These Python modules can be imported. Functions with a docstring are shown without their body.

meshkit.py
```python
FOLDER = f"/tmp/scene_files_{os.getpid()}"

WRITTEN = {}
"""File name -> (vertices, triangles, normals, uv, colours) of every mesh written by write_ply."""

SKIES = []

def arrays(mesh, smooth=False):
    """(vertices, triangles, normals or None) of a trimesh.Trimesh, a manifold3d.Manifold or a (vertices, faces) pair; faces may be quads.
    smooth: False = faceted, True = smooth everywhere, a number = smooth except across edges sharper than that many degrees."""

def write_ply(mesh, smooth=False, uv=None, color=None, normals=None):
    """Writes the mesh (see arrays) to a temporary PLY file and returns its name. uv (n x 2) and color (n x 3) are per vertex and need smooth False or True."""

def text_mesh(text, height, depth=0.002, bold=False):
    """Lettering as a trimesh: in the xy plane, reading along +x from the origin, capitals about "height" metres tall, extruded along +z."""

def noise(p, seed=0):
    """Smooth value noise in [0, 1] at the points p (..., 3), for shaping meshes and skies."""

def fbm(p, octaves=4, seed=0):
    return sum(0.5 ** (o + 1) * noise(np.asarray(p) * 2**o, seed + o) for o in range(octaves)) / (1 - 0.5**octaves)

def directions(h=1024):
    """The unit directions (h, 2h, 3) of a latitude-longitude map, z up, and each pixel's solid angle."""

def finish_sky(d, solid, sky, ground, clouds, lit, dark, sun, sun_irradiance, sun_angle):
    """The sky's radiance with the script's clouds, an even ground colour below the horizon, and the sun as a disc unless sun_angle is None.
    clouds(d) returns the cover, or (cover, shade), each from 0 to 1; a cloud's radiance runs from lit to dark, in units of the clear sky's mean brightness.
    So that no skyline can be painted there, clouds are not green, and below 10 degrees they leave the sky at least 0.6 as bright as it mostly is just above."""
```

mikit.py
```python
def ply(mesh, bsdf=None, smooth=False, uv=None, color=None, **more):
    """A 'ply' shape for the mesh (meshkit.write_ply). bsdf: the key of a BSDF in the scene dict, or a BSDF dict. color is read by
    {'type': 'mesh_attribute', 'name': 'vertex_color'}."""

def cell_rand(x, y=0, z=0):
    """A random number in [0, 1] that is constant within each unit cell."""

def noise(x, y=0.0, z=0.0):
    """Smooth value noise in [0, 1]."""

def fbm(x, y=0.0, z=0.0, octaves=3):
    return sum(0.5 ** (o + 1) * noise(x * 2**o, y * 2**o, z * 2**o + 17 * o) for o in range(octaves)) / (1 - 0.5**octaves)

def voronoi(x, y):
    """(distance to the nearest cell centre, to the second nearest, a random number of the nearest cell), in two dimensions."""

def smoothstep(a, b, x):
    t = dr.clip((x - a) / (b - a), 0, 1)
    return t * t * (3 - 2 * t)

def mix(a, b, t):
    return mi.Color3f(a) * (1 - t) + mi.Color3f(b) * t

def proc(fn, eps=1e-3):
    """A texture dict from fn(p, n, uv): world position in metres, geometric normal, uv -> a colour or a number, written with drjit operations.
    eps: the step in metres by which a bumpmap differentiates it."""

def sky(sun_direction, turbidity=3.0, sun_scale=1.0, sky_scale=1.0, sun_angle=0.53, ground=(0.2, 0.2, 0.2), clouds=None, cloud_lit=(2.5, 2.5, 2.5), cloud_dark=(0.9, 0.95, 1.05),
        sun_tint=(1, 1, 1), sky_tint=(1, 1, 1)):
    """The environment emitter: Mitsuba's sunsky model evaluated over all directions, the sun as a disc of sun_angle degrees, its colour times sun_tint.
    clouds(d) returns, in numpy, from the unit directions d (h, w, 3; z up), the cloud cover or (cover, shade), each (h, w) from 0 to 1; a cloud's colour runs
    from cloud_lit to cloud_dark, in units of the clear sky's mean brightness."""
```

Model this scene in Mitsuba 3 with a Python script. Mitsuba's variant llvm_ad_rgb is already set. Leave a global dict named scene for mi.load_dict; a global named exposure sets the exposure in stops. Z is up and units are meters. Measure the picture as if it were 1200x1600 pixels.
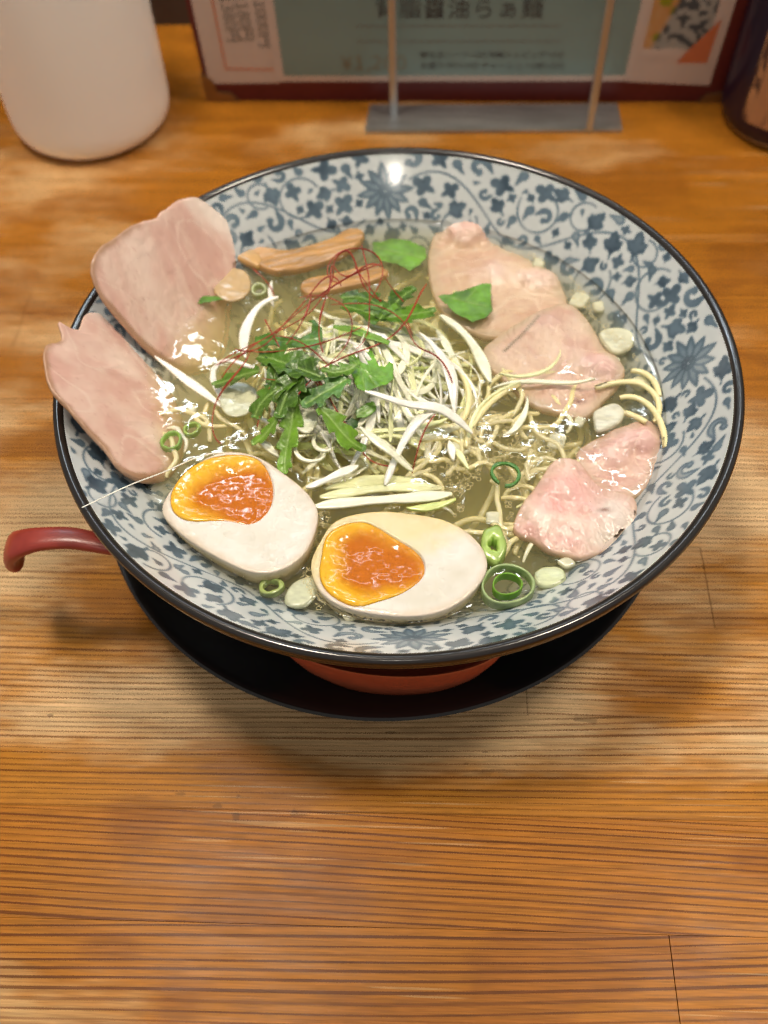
import json
import math
import numpy as np
import trimesh
import shapely
from shapely.geometry import Polygon, Point
from shapely.ops import unary_union
from scipy.interpolate import CubicSpline, interp1d, RegularGridInterpolator
from scipy.spatial import Delaunay, cKDTree, Voronoi
from scipy.ndimage import gaussian_filter, distance_transform_edt, binary_closing
import drjit as dr
import mitsuba as mi
import mikit
import meshkit
from mikit import proc, noise, fbm, smoothstep, mix, cell_rand, voronoi

T = mi.ScalarTransform4f
scene, labels = {}, {}
exposure = 0.20

# ---------------------------------------------------------------- camera
F = 1500.0
TH, ROLL, YAW = 0.966630252, -0.0410730878, -0.120766924
CAM = np.array([0.0196571, -0.2094497, 0.2927276])
FW = np.array([math.sin(YAW) * math.cos(TH), math.cos(YAW) * math.cos(TH), -math.sin(TH)])
_r = np.cross(FW, [0, 0, 1.0]); _r /= np.linalg.norm(_r)
_u = np.cross(_r, FW)
RT = math.cos(ROLL) * _r + math.sin(ROLL) * _u
UP = -math.sin(ROLL) * _r + math.cos(ROLL) * _u


def at(px, py, z):
    """the point at height z that the photograph shows at this pixel (1200 x 1600)"""
    d = FW + RT * (px - 600) / F - UP * (py - 800) / F
    return CAM + d * ((z - CAM[2]) / d[2])


def on_plane(px, py, p0, n):
    d = FW + RT * (px - 600) / F - UP * (py - 800) / F
    return CAM + d * (np.dot(np.asarray(p0) - CAM, n) / np.dot(d, n))


def at2(pts, z):
    return np.array([at(x, y, z)[:2] for x, y in pts])


scene['camera'] = {
    'type': 'thinlens', 'fov': 2 * math.degrees(math.atan(600 / F)), 'fov_axis': 'x',
    'aperture_radius': 0.0016, 'focus_distance': 0.265, 'near_clip': 0.01, 'far_clip': 50.0,
    'to_world': T().look_at(origin=CAM.tolist(), target=(CAM + FW).tolist(), up=UP.tolist())}

# ---------------------------------------------------------------- lamps
scene['ambient'] = {'type': 'constant', 'radiance': {'type': 'rgb', 'value': [0.25, 0.235, 0.218]}}


def lamp_disc(name, pos, radius, rgb, look_to=(0, 0, 0.06)):
    scene[name] = {'type': 'disk', 'to_world': T().look_at(origin=list(pos), target=list(look_to), up=[0.1, 1, 0.2]) @ T().scale([radius, radius, 1]),
                   'emitter': {'type': 'area', 'radiance': {'type': 'rgb', 'value': list(rgb)}}}


def lamp_tube(name, pos, half_len, half_w, rgb, look_to=(0, 0, 0.06)):
    scene[name] = {'type': 'rectangle', 'to_world': T().look_at(origin=list(pos), target=list(look_to), up=[0, 0.2, 1]) @ T().scale([half_len, half_w, 1]),
                   'emitter': {'type': 'area', 'radiance': {'type': 'rgb', 'value': list(rgb)}}}


lamp_disc('ceiling_lamp', (-0.27, 0.10, 1.30), 0.100, (80, 69.5, 57))
lamp_disc('ceiling_lamp_001', (0.46, 0.05, 1.30), 0.110, (57, 49, 40))
lamp_disc('ceiling_lamp_002', (0.06, -0.80, 1.25), 0.015, (520, 470, 400))
lamp_tube('ceiling_panel_lamp', (-0.56, 0.99, 1.17), 0.075, 0.06, (21, 25, 28))
lamp_tube('ceiling_tube_lamp', (0.02, 0.95, 1.22), 0.60, 0.014, (21, 24, 26))
for k_, w_ in (('ceiling_lamp', 'round warm ceiling lamp above the left of the counter'),
               ('ceiling_lamp_001', 'round warm ceiling lamp above the right of the counter'),
               ('ceiling_lamp_002', 'round warm ceiling lamp above the near edge of the counter'),
               ('ceiling_panel_lamp', 'cool white panel lamp beyond the menu'), ('ceiling_tube_lamp', 'thin white tube lamp running along beyond the menu')):
    labels[k_] = {'label': w_, 'category': 'lamp'}

# ---------------------------------------------------------------- helpers
RNG = np.random.default_rng(7)


def add(key, mesh, bsdf, smooth=False, color=None, uv=None, **more):
    base, n = key, 0
    while key in scene:
        n += 1
        key = f'{base}_{n:03d}'
    scene[key] = mikit.ply(mesh, bsdf, smooth, uv=uv, color=color, **more)
    return key


def tag(key, label, cat=None, group=None, kind=None):
    d = {'label': label}
    if cat: d['category'] = cat
    if group: d['group'] = group
    if kind: d['kind'] = kind
    labels[key] = d
    return key


def new_key(base):
    k, n = base, 0
    while k in labels or k in scene:
        n += 1
        k = f'{base}_{n:03d}'
    return k


def lathe(profile, n=256, close=False):
    """profile: (r, z) points from first to last; returns (v, f)"""
    p = np.asarray(profile, float)
    a = np.arange(n) * 2 * np.pi / n
    v = np.stack([p[:, None, 0] * np.cos(a), p[:, None, 0] * np.sin(a), np.repeat(p[:, None, 1], n, 1)], -1).reshape(-1, 3)
    m = len(p)
    i, j = np.meshgrid(np.arange(m if close else m - 1), np.arange(n), indexing='ij')
    q = np.stack([i * n + j, i * n + (j + 1) % n, ((i + 1) % m) * n + (j + 1) % n, ((i + 1) % m) * n + j], -1).reshape(-1, 4)
    return v, np.vstack([q[:, [0, 1, 2]], q[:, [0, 2, 3]]])


def flip(m):
    return m[0], m[1][:, ::-1]


def spline(pts, n):
    pts = np.asarray(pts, float)
    t = np.r_[0, np.cumsum(np.linalg.norm(np.diff(pts, axis=0), axis=1))]
    if len(pts) == 2:
        return pts[0] + (pts[1] - pts[0]) * np.linspace(0, 1, n)[:, None]
    return CubicSpline(t, pts)(np.linspace(0, t[-1], n))


def closed_spline(pts, n):
    pts = np.asarray(pts, float)
    pts = np.vstack([pts, pts[:1]])
    t = np.r_[0, np.cumsum(np.linalg.norm(np.diff(pts, axis=0), axis=1))]
    return CubicSpline(t, pts, bc_type='periodic')(np.linspace(0, t[-1], n, endpoint=False))


def tube(path, w, t=None, sides=8, up=(0, 0, 1), twist=0.0, taper=0.0, square=0.0, side=None):
    """closed tube along path, section w wide (half) and t thick (half)"""
    p = np.asarray(path, float)
    t = w if t is None else t
    d = np.gradient(p, axis=0); d /= np.linalg.norm(d, axis=1, keepdims=True) + 1e-12
    a = np.cross(d, np.broadcast_to(np.asarray(up, float), d.shape))
    bad = np.linalg.norm(a, axis=1) < 0.15
    a[bad] = np.cross(d[bad], [1.0, 0.2, 0])
    if side is not None: a = np.asarray(side, float) - d * (d @ np.asarray(side, float))[:, None]
    a /= np.linalg.norm(a, axis=1, keepdims=True)
    for i in range(1, len(a)):
        if np.dot(a[i], a[i - 1]) < 0: a[i] *= -1
    b = np.cross(a, d)
    if np.any(twist):
        tw = np.linspace(0, 1, len(p))[:, None] * twist
        a, b = a * np.cos(tw) + b * np.sin(tw), -a * np.sin(tw) + b * np.cos(tw)
    s = np.linspace(0, 1, len(p))
    k = 1 - taper * np.abs(2 * s - 1) ** 3
    ang = (np.arange(sides) + 0.5) * 2 * np.pi / sides
    cx, cy = np.cos(ang), np.sin(ang)
    if square:
        e = 1 - square
        cx, cy = np.sign(cx) * np.abs(cx) ** e, np.sign(cy) * np.abs(cy) ** e
    v = p[:, None] + k[:, None, None] * (np.broadcast_to(w, len(p))[:, None, None] * cx[None, :, None] * a[:, None] + np.broadcast_to(t, len(p))[:, None, None] * cy[None, :, None] * b[:, None])
    n = sides
    i, j = np.meshgrid(np.arange(len(p) - 1), np.arange(n), indexing='ij')
    q = np.stack([i * n + j, i * n + (j + 1) % n, (i + 1) * n + (j + 1) % n, (i + 1) * n + j], -1).reshape(-1, 4)
    f = [q[:, [0, 2, 1]], q[:, [0, 3, 2]]]
    L = len(p) * n
    v = np.vstack([v.reshape(-1, 3), p[:1], p[-1:]])
    jj = np.arange(n)
    f.append(np.stack([jj, (jj + 1) % n, np.full(n, L)], -1)[:, ::-1] * 1)
    f.append(np.stack([(len(p) - 1) * n + jj, (len(p) - 1) * n + (jj + 1) % n, np.full(n, L + 1)], -1))
    f[2] = f[2][:, ::-1]; f[3] = f[3][:, ::-1] * 1
    m = trimesh.Trimesh(v, np.vstack(f), process=False)
    if m.volume < 0: m.invert()
    return np.array(m.vertices), np.array(m.faces)


def join(ms):
    vs, fs, o = [], [], 0
    for v, f in ms:
        vs.append(np.asarray(v)); fs.append(np.asarray(f) + o); o += len(v)
    return np.vstack(vs), np.vstack(fs)


def box(c, s, bev=0.0, rot=None):
    """bevelled box: centre, full sizes"""
    c, s = np.asarray(c, float), np.asarray(s, float) / 2
    if bev <= 0:
        m = trimesh.creation.box(extents=2 * s)
        v, f = np.array(m.vertices), np.array(m.faces)
    else:
        pts = []
        for k in range(3):
            e = np.full(3, bev); e[k] = 0
            for sg in np.ndindex(2, 2, 2):
                pts.append((np.array(sg) * 2 - 1) * (s - e))
        m = trimesh.convex.convex_hull(np.array(pts))
        v, f = np.array(m.vertices), np.array(m.faces)
    if rot is not None: v = v @ np.asarray(rot).T
    return v + c, f


def slab(outline, mid, top, bot, res, rim, edge_n=None):
    """A flat body over a closed outline (n x 2): mid(x, y) is its middle height, top(d, x, y) and bot(d, x, y) how far it rises and sinks at
    the distance d from its edge. rim: width of the finely cut border. Returns v, f, d, is_top."""
    poly = Polygon(outline).buffer(0)
    if poly.geom_type != 'Polygon': poly = max(poly.geoms, key=lambda g: g.area)
    ring = np.array(poly.exterior.segmentize(res * 0.8).coords)[:-1]
    pts, nb = [ring], len(ring)
    for k in (0.06, 0.2, 0.45, 0.75):
        g = poly.buffer(-rim * k)
        for h in getattr(g, 'geoms', [g]):
            if not h.is_empty:
                L = h.exterior.length
                n = max(6, int(L / res))
                pts.append(np.array([h.exterior.interpolate(i / n, normalized=True).coords[0] for i in range(n)]))
    x0, y0, x1, y1 = poly.bounds
    inner = poly.buffer(-rim * 0.95)
    gx, gy = np.meshgrid(np.arange(x0, x1, res), np.arange(y0, y1, res * 0.866))
    gx = gx + (np.arange(gx.shape[0])[:, None] % 2) * res / 2
    g = np.stack([gx.ravel(), gy.ravel()], 1)
    if not inner.is_empty:
        pts.append(g[shapely.contains_xy(inner, g[:, 0], g[:, 1])])
    P = np.vstack(pts)
    tri = Delaunay(P).simplices
    c = P[tri].mean(1)
    tri = tri[shapely.contains_xy(poly, c[:, 0], c[:, 1])]
    a = P[tri]
    ar = np.cross(a[:, 1] - a[:, 0], a[:, 2] - a[:, 0])
    tri = tri[np.abs(ar) > 1e-14]; ar = ar[np.abs(ar) > 1e-14]
    tri[ar < 0] = tri[ar < 0][:, ::-1]
    d = cKDTree(np.array(poly.exterior.segmentize(res * 0.15).coords)).query(P)[0]
    d[:nb] = 0
    m = mid(P[:, 0], P[:, 1])
    zt, zb = m + top(d, P[:, 0], P[:, 1]), m - bot(d, P[:, 0], P[:, 1])
    zt[:nb] = zb[:nb] = (zt[:nb] + zb[:nb]) / 2
    n = len(P)
    v = np.vstack([np.c_[P, zt], np.c_[P, zb]])
    low = tri[:, ::-1].copy()
    low = np.where(low < nb, low, low + n)      # both faces share the border
    f = np.vstack([tri, low])
    used = np.zeros(2 * n, bool); used[f.ravel()] = True
    idx = np.cumsum(used) - 1
    return v[used], idx[f], np.r_[d, d][used], np.r_[np.ones(n, bool), np.zeros(n, bool)][used]


def dome(t, er):
    return lambda d, x, y: t * np.sqrt(np.clip(1 - (1 - np.clip(d / er, 0, 1)) ** 2, 0, 1))


def N3(p, s, seed=0, oct=3):
    p = np.asarray(p, float)
    if p.shape[1] == 2: p = np.c_[p, np.zeros(len(p))]
    return meshkit.fbm(p * s + 50, oct, seed) * 2 - 1


def lerp(a, b, t):
    return np.asarray(a) * (1 - t[:, None]) + np.asarray(b) * t[:, None]


def sst(a, b, x):
    t = np.clip((x - a) / (b - a), 0, 1)
    return t * t * (3 - 2 * t)


def vcol(rough=0.4, spec=0.5, coat=0.0, coat_gloss=0.9, **k):
    return {'type': 'principled', 'base_color': {'type': 'mesh_attribute', 'name': 'vertex_color'}, 'roughness': rough, 'specular': spec, 'clearcoat': coat, 'clearcoat_gloss': coat_gloss, **k}


def rgb(*c):
    return {'type': 'rgb', 'value': list(c)}


# ---------------------------------------------------------------- materials
scene['m_glaze'] = {'type': 'twosided', 'bsdf': vcol(0.10, 0.55, 0.4, 0.97)}
scene['m_rim'] = {'type': 'twosided', 'bsdf': {'type': 'principled', 'base_color': proc(lambda p, n, uv: mix((0.006, 0.005, 0.005), (0.016, 0.012, 0.010), fbm(p.x * 300, p.y * 300, p.z * 300))), 'roughness': 0.16, 'specular': 0.6, 'clearcoat': 0.6, 'clearcoat_gloss': 0.95}}
scene['m_tray'] = {'type': 'twosided', 'bsdf': {'type': 'principled', 'base_color': rgb(0.010, 0.010, 0.011), 'roughness': 0.30, 'specular': 0.5, 'clearcoat': 0.3, 'clearcoat_gloss': 0.85}}
scene['m_food'] = vcol(0.33, 0.5, 0.5, 0.93)
scene['m_wet'] = vcol(0.20, 0.5, 0.9, 0.96)
scene['m_yolk'] = vcol(0.14, 0.42, 0.5, 0.985)


scene['m_floor'] = {'type': 'twosided', 'bsdf': {'type': 'principled', 'base_color': rgb(0.55, 0.58, 0.56), 'roughness': 0.2}}


CT = math.radians(3.3)           # the counter lies turned a little against the camera
CC, CS = math.cos(CT), math.sin(CT)
ROW, ROW0 = 0.0325, -0.0225


def counter_xy(q):
    return mi.Point3f(q.x * CC + q.y * CS, q.y * CC - q.x * CS, q.z)


def varnish(p):
    """how much of the orange varnish is left: worn pale where guests sit, patchy in front, whole at the back"""
    lo = fbm(p.x * 11 + 40, p.y * 24 + 7, octaves=4)
    front = smoothstep(-0.090, -0.128, p.y) * (1 - 0.75 * smoothstep(0.0, -0.06, p.x + 0.030) * smoothstep(-0.150, -0.175, p.y))
    back = smoothstep(-0.02, 0.07, p.y)
    return dr.clip(smoothstep(0.34, 0.66, lo + 0.44 * front - 0.10 + 0.34 * back + 0.08 * (noise(p.x * 160, p.y * 700) - 0.5)), 0, 1)


def wood(seed, tint):
    def col(q, n, uv):
        p = counter_xy(q)
        row = dr.floor((p.y - ROW0) / ROW)
        off = cell_rand(row, seed) * 3.0
        wob = (fbm(p.x * 3 + off, p.y * 10 + off * 7, octaves=2) - 0.5) * 0.022 + (noise(p.x * 18 + off, p.y * 40) - 0.5) * 0.0010
        y = p.y + wob + p.x * (cell_rand(row, seed + 5) - 0.5) * 0.03
        g = y * 500 + 1.6 * noise(y * 60, off) + 0.5 * noise(y * 300, off)
        fr = dr.abs(g - dr.floor(g) - 0.5) * 2
        late = 1 - smoothstep(0.04 + 0.14 * cell_rand(dr.floor(g), row), 0.26 + 0.30 * cell_rand(dr.floor(g), row, 7), fr)
        late = late * (0.50 + 0.65 * cell_rand(dr.floor(g), row, 3)) * (0.85 + 0.3 * noise(p.x * 40, p.y * 300))
        fine = noise(p.x * 50 + off, p.y * 2600) * 0.55 + noise(p.x * 220, p.y * 3800) * 0.45
        v = varnish(p)
        c = mix((0.58, 0.395, 0.205), (0.385, 0.155, 0.017), v)
        d = mix((0.215, 0.095, 0.032), (0.115, 0.034, 0.004), v)
        blotch = smoothstep(0.54, 0.68, fbm(p.x * 26 + 5, p.y * 75, octaves=3)) * 0.5
        c = mix(c, (0.24, 0.084, 0.012), blotch * (0.35 + 0.65 * v))
        c = mix(c, d, dr.clip(late * 0.95, 0, 0.9))
        pit = smoothstep(0.90, 0.93, noise(p.x * 170 + 3, p.y * 520 + 5)) * smoothstep(0.80, 0.88, noise(p.x * 17 + 9, p.y * 33))
        c = mix(c, (0.05, 0.022, 0.008), pit * 0.45)
        scratch = smoothstep(0.80, 0.86, noise(p.x * 24 + p.y * 90, p.y * 1500)) * smoothstep(0.55, 0.7, noise(p.x * 20, p.y * 40 + 3))
        c = mix(c, (0.62, 0.46, 0.27), scratch * 0.35)
        c = c * (0.70 + 0.60 * fine) * mi.Color3f(*tint)
        return c * (0.82 + 0.36 * fbm(p.x * 9 + 3, p.y * 9, octaves=2))
    return col


def wood_bump(q, n, uv):
    p = counter_xy(q)
    return noise(p.x * 60, p.y * 1100)


def wood_rough(p, n, uv):
    return 0.27 + 0.14 * fbm(p.x * 60, p.y * 400, octaves=3)


for k, tint in enumerate(((1, 1, 1), (1.12, 1.13, 1.16), (0.92, 0.84, 0.72), (1.02, 0.95, 0.85))):
    scene[f'm_wood_{k}'] = {'type': 'bumpmap', 'bump': proc(wood_bump, 1.5e-4), 'scale': 0.00003,
                            'bsdf': {'type': 'principled', 'base_color': proc(wood(k, tint)), 'roughness': proc(wood_rough), 'specular': 0.12, 'clearcoat': 0.0, 'clearcoat_gloss': 0.9}}
scene['m_joint'] = {'type': 'diffuse', 'reflectance': rgb(0.16, 0.075, 0.028)}

# ---------------------------------------------------------------- counter of glued staves
CROT = T().rotate([0, 0, 1], math.degrees(CT))
add('counter', box((0, 0.1, -0.016), (1.7, 1.1, 0.03)), 'm_joint', to_world=CROT)
tag('counter', 'orange brown wooden counter of glued staves', kind='structure')
SEAMS = {-1: [-0.31, 0.1085], -2: [-0.2, 0.0435], -3: [0.31], -4: [-0.27, 0.235], -5: [0.0795], -6: [-0.24, 0.16], 0: [-0.35, 0.27], 1: [-0.13], 2: [0.2], 3: [-0.166, 0.33], 4: [-0.32, 0.06]}
TONE = {-8: 0, -7: 0, -6: 0, -5: 2, -4: 2, -3: 0, -2: 1, -1: 0, 0: 0, 1: 0, 2: 2, 3: 3, 4: 3}
for r in range(-8, 16):
    y0, y1 = ROW0 + r * ROW, ROW0 + (r + 1) * ROW
    cuts = SEAMS.get(r, [-0.25 + 0.31 * ((r * 0.618) % 1), 0.18 + 0.2 * ((r * 0.37) % 1)])
    xs = [-0.62, *cuts, 0.62]
    for a, b in zip(xs[:-1], xs[1:]):
        g = 0.00004
        z = -0.000015 * ((r * 7 + int(a * 100)) % 3)
        add('counter__board', box(((a + b) / 2, (y0 + y1) / 2, z - 0.006), (b - a - 6 * g, y1 - y0 - 2 * g, 0.012), 0.00004), f'm_wood_{TONE.get(r, 3)}', to_world=CROT)

# ---------------------------------------------------------------- bowl
INNER = [(0.0, 0.0165), (0.02, 0.0172), (0.035, 0.0200), (0.05, 0.0255), (0.063, 0.0335), (0.075, 0.0440), (0.0862, 0.0562), (0.094, 0.0648), (0.1005, 0.0716), (0.1026, 0.0739)]
RIM_R = 0.105


def arabesque():
    """the blue vine pattern, as tone (0 white glaze, 1 deep blue) over (round the bowl, down from the rim) in 0.2 mm cells"""
    S = 7.0                                   # cells per unit of 1.45 mm
    Wm, Hm = 400.0, 32.0
    W, H = int(Wm * S), int(Hm * S)
    ink = np.zeros((H, W), np.float32)
    busy = np.zeros((H, W), np.float32)
    rng = np.random.default_rng(21)

    def patch(cx, cy, rad):
        x0, x1 = int((cx - rad) * S), int((cx + rad) * S) + 1
        y0, y1 = max(0, int((cy - rad) * S)), min(H, int((cy + rad) * S) + 1)
        xs, ys = np.arange(x0, x1), np.arange(y0, y1)
        X, Y = np.meshgrid(xs / S - cx, ys / S - cy)
        return xs % W, ys, X, Y

    def put(xs, ys, a, fill, edge, e=0.28):
        """a: signed distance, negative inside"""
        if not len(ys): return
        cov = np.clip(0.5 - a / 0.22, 0, 1)
        tone = cov * (fill + (edge - fill) * np.clip(1 + (a + 0.08) / e, 0, 1))
        ix = np.ix_(ys, xs)
        ink[ix] = np.maximum(ink[ix] * (1 - 0.6 * cov), tone)
        busy[ix] = np.maximum(busy[ix], np.clip(0.5 - (a - 0.42) / 0.22, 0, 1))

    def capsule(X, Y, p, q, r0, r1):
        d = np.subtract(q, p); L2 = d @ d + 1e-9
        t = np.clip(((X - p[0]) * d[0] + (Y - p[1]) * d[1]) / L2, 0, 1)
        return np.hypot(X - p[0] - t * d[0], Y - p[1] - t * d[1]) - (r0 + (r1 - r0) * t)

    def drop(X, Y, ang, L, w):
        """pointed petal from the origin"""
        c, s = math.cos(ang), math.sin(ang)
        x, y = X * c + Y * s, -X * s + Y * c
        t = np.clip(x / L, 0, 1)
        prof = w * np.sin(np.pi * t ** 0.75) ** 0.8
        a = np.abs(y) - prof
        a = np.where((x < 0) | (x > L), np.maximum(np.hypot(np.where(x < 0, x, x - L), y), a), a)
        return a * 0.8

    def leaf(cx, cy, ang, s):
        xs, ys, X, Y = patch(cx, cy, 4.6 * s)
        a = drop(X, Y, ang, 4.2 * s, 1.35 * s)
        for da, L in ((0.95, 3.0), (-0.95, 3.0)):
            a = np.minimum(a, drop(X, Y, ang + da, L * s, 1.25 * s))
        a = np.minimum(a, np.hypot(X, Y) - 1.15 * s)
        a = np.minimum(a, capsule(X, Y, (0, 0), (-2.6 * s * math.cos(ang), -2.6 * s * math.sin(ang)), 0.42 * s, 0.18 * s))
        a = a + 0.16 * s * np.sin(3.1 * X / s + 1.3) * np.sin(2.7 * Y / s)
        put(xs, ys, a, rng.uniform(0.60, 0.86), 0.98, 0.5)

    def trefoil(cx, cy, ang, s):
        xs, ys, X, Y = patch(cx, cy, 4.4 * s)
        a = capsule(X, Y, (0, 0), (2.7 * s * math.cos(ang), 2.7 * s * math.sin(ang)), 0.9 * s, 1.15 * s)
        for da in (1.15, -1.15):
            a = np.minimum(a, capsule(X, Y, (0, 0), (1.9 * s * math.cos(ang + da), 1.9 * s * math.sin(ang + da)), 0.6 * s, 1.0 * s))
        a = np.minimum(a, drop(X, Y, ang + math.pi, 2.6 * s, 0.7 * s))
        put(xs, ys, a, rng.uniform(0.60, 0.82), 0.97)

    def hook(cx, cy, ang, s, hand):
        xs, ys, X, Y = patch(cx, cy, 5.0 * s)
        a = np.full(X.shape, 9.0)
        th = np.linspace(0, 3.9, 13)
        rr = 2.1 * s * (1 - 0.10 * th)
        px = np.cos(ang + hand * th) * rr; py = np.sin(ang + hand * th) * rr
        tx, ty = px[0] + 3.0 * s * math.sin(ang) * hand, py[0] - 3.0 * s * math.cos(ang) * hand
        w = np.linspace(0.95, 0.55, 13) * s; w[-1] = 1.05 * s
        for i in range(12):
            a = np.minimum(a, capsule(X, Y, (px[i], py[i]), (px[i + 1], py[i + 1]), w[i], w[i + 1]))
        a = np.minimum(a, capsule(X, Y, (px[0], py[0]), (tx, ty), 0.95 * s, 0.15 * s))
        put(xs, ys, a, rng.uniform(0.34, 0.60), 0.86, 0.40)

    def comma(cx, cy, ang, s):
        xs, ys, X, Y = patch(cx, cy, 4.0 * s)
        a = np.minimum(np.hypot(X, Y) - 1.15 * s, capsule(X, Y, (0.3 * s, 0), (3.0 * s * math.cos(ang), 3.0 * s * math.sin(ang)), 0.95 * s, 0.12 * s))
        put(xs, ys, a, rng.uniform(0.40, 0.62), 0.90)

    def line(pts, w=0.21, tone=0.74):
        pts = np.asarray(pts)
        for p, q in zip(pts[:-1], pts[1:]):
            c = (p + q) / 2
            xs, ys, X, Y = patch(c[0], c[1], np.hypot(*(q - p)) / 2 + w + 1.2)
            if len(ys): put(xs, ys, capsule(X, Y, p - c, q - c, w, w), tone, tone)

    def flower(cx, cy, s):
        for k in range(12):
            ang = k * math.pi / 6 + 0.1
            xs, ys, X, Y = patch(cx, cy, 11.5 * s)
            L = (10.2 if k % 3 else 11.2) * s
            a = drop(X - 1.6 * s * math.cos(ang), Y - 1.6 * s * math.sin(ang), ang, L - 1.6 * s, 1.75 * s)
            put(xs, ys, a, 0.42, 0.88, 0.42)
            line([(cx + 3.4 * s * math.cos(ang), cy + 3.4 * s * math.sin(ang)), (cx + 7.6 * s * math.cos(ang), cy + 7.6 * s * math.sin(ang))], 0.10, 0.62)
        for k in range(7):
            ang = k * 2 * math.pi / 7
            xs, ys, X, Y = patch(cx + 1.7 * s * math.cos(ang), cy + 1.7 * s * math.sin(ang), 3 * s)
            put(xs, ys, np.hypot(X, Y) - 1.25 * s, 0.62, 0.97)

    centres = [100.0 * k + 50.0 for k in range(4)]
    for c in centres: flower(c, 9.0, 0.66)
    # the running vine and the rings that curl off it
    for k in range(4):
        c0 = centres[k]
        x = np.linspace(c0 + 6, c0 + 94, 130)
        ph = (x - c0) / 100 * 2 * np.pi * 2
        y = 11 + 7.0 * np.sin(ph)
        line(np.c_[x, y])
        for j, (dx, cy, r, hand) in enumerate(((22, 8, 5.6, 1), (38, 17, 5.8, -1), (60, 8, 5.8, 1), (80, 17, 5.6, -1), (30, 26, 5.0, 1), (54, 27, 5.0, -1), (74, 27, 5, 1), (11, 23, 4.0, -1), (91, 24, 4.0, 1), (49, 5, 3.8, 1), (69, 21, 3.8, -1), (31, 4, 3.4, -1))):
            a0 = rng.uniform(0, 6.28)
            th = np.linspace(0, 4.9, 34)
            rr = r * (1 - 0.05 * th)
            pts = np.c_[c0 + dx + rr * np.cos(a0 + hand * th), cy + rr * np.sin(a0 + hand * th)]
            line(pts)
            s_ = rng.uniform(0.85, 1.05)
            (leaf if j % 2 else trefoil)(pts[-1][0], pts[-1][1], a0 + hand * (4.9 + 1.4), s_)
            for q in (6, 15, 24):
                out = a0 + hand * th[q]
                nx, ny = pts[q][0] + 1.5 * math.cos(out), pts[q][1] + 1.5 * math.sin(out)
                comma(nx, ny, out + hand * 0.7, rng.uniform(0.7, 0.95))
    # leaves, hooks and commas wherever the ground is still bare
    kinds = [leaf, trefoil, 'hook', comma]
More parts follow.
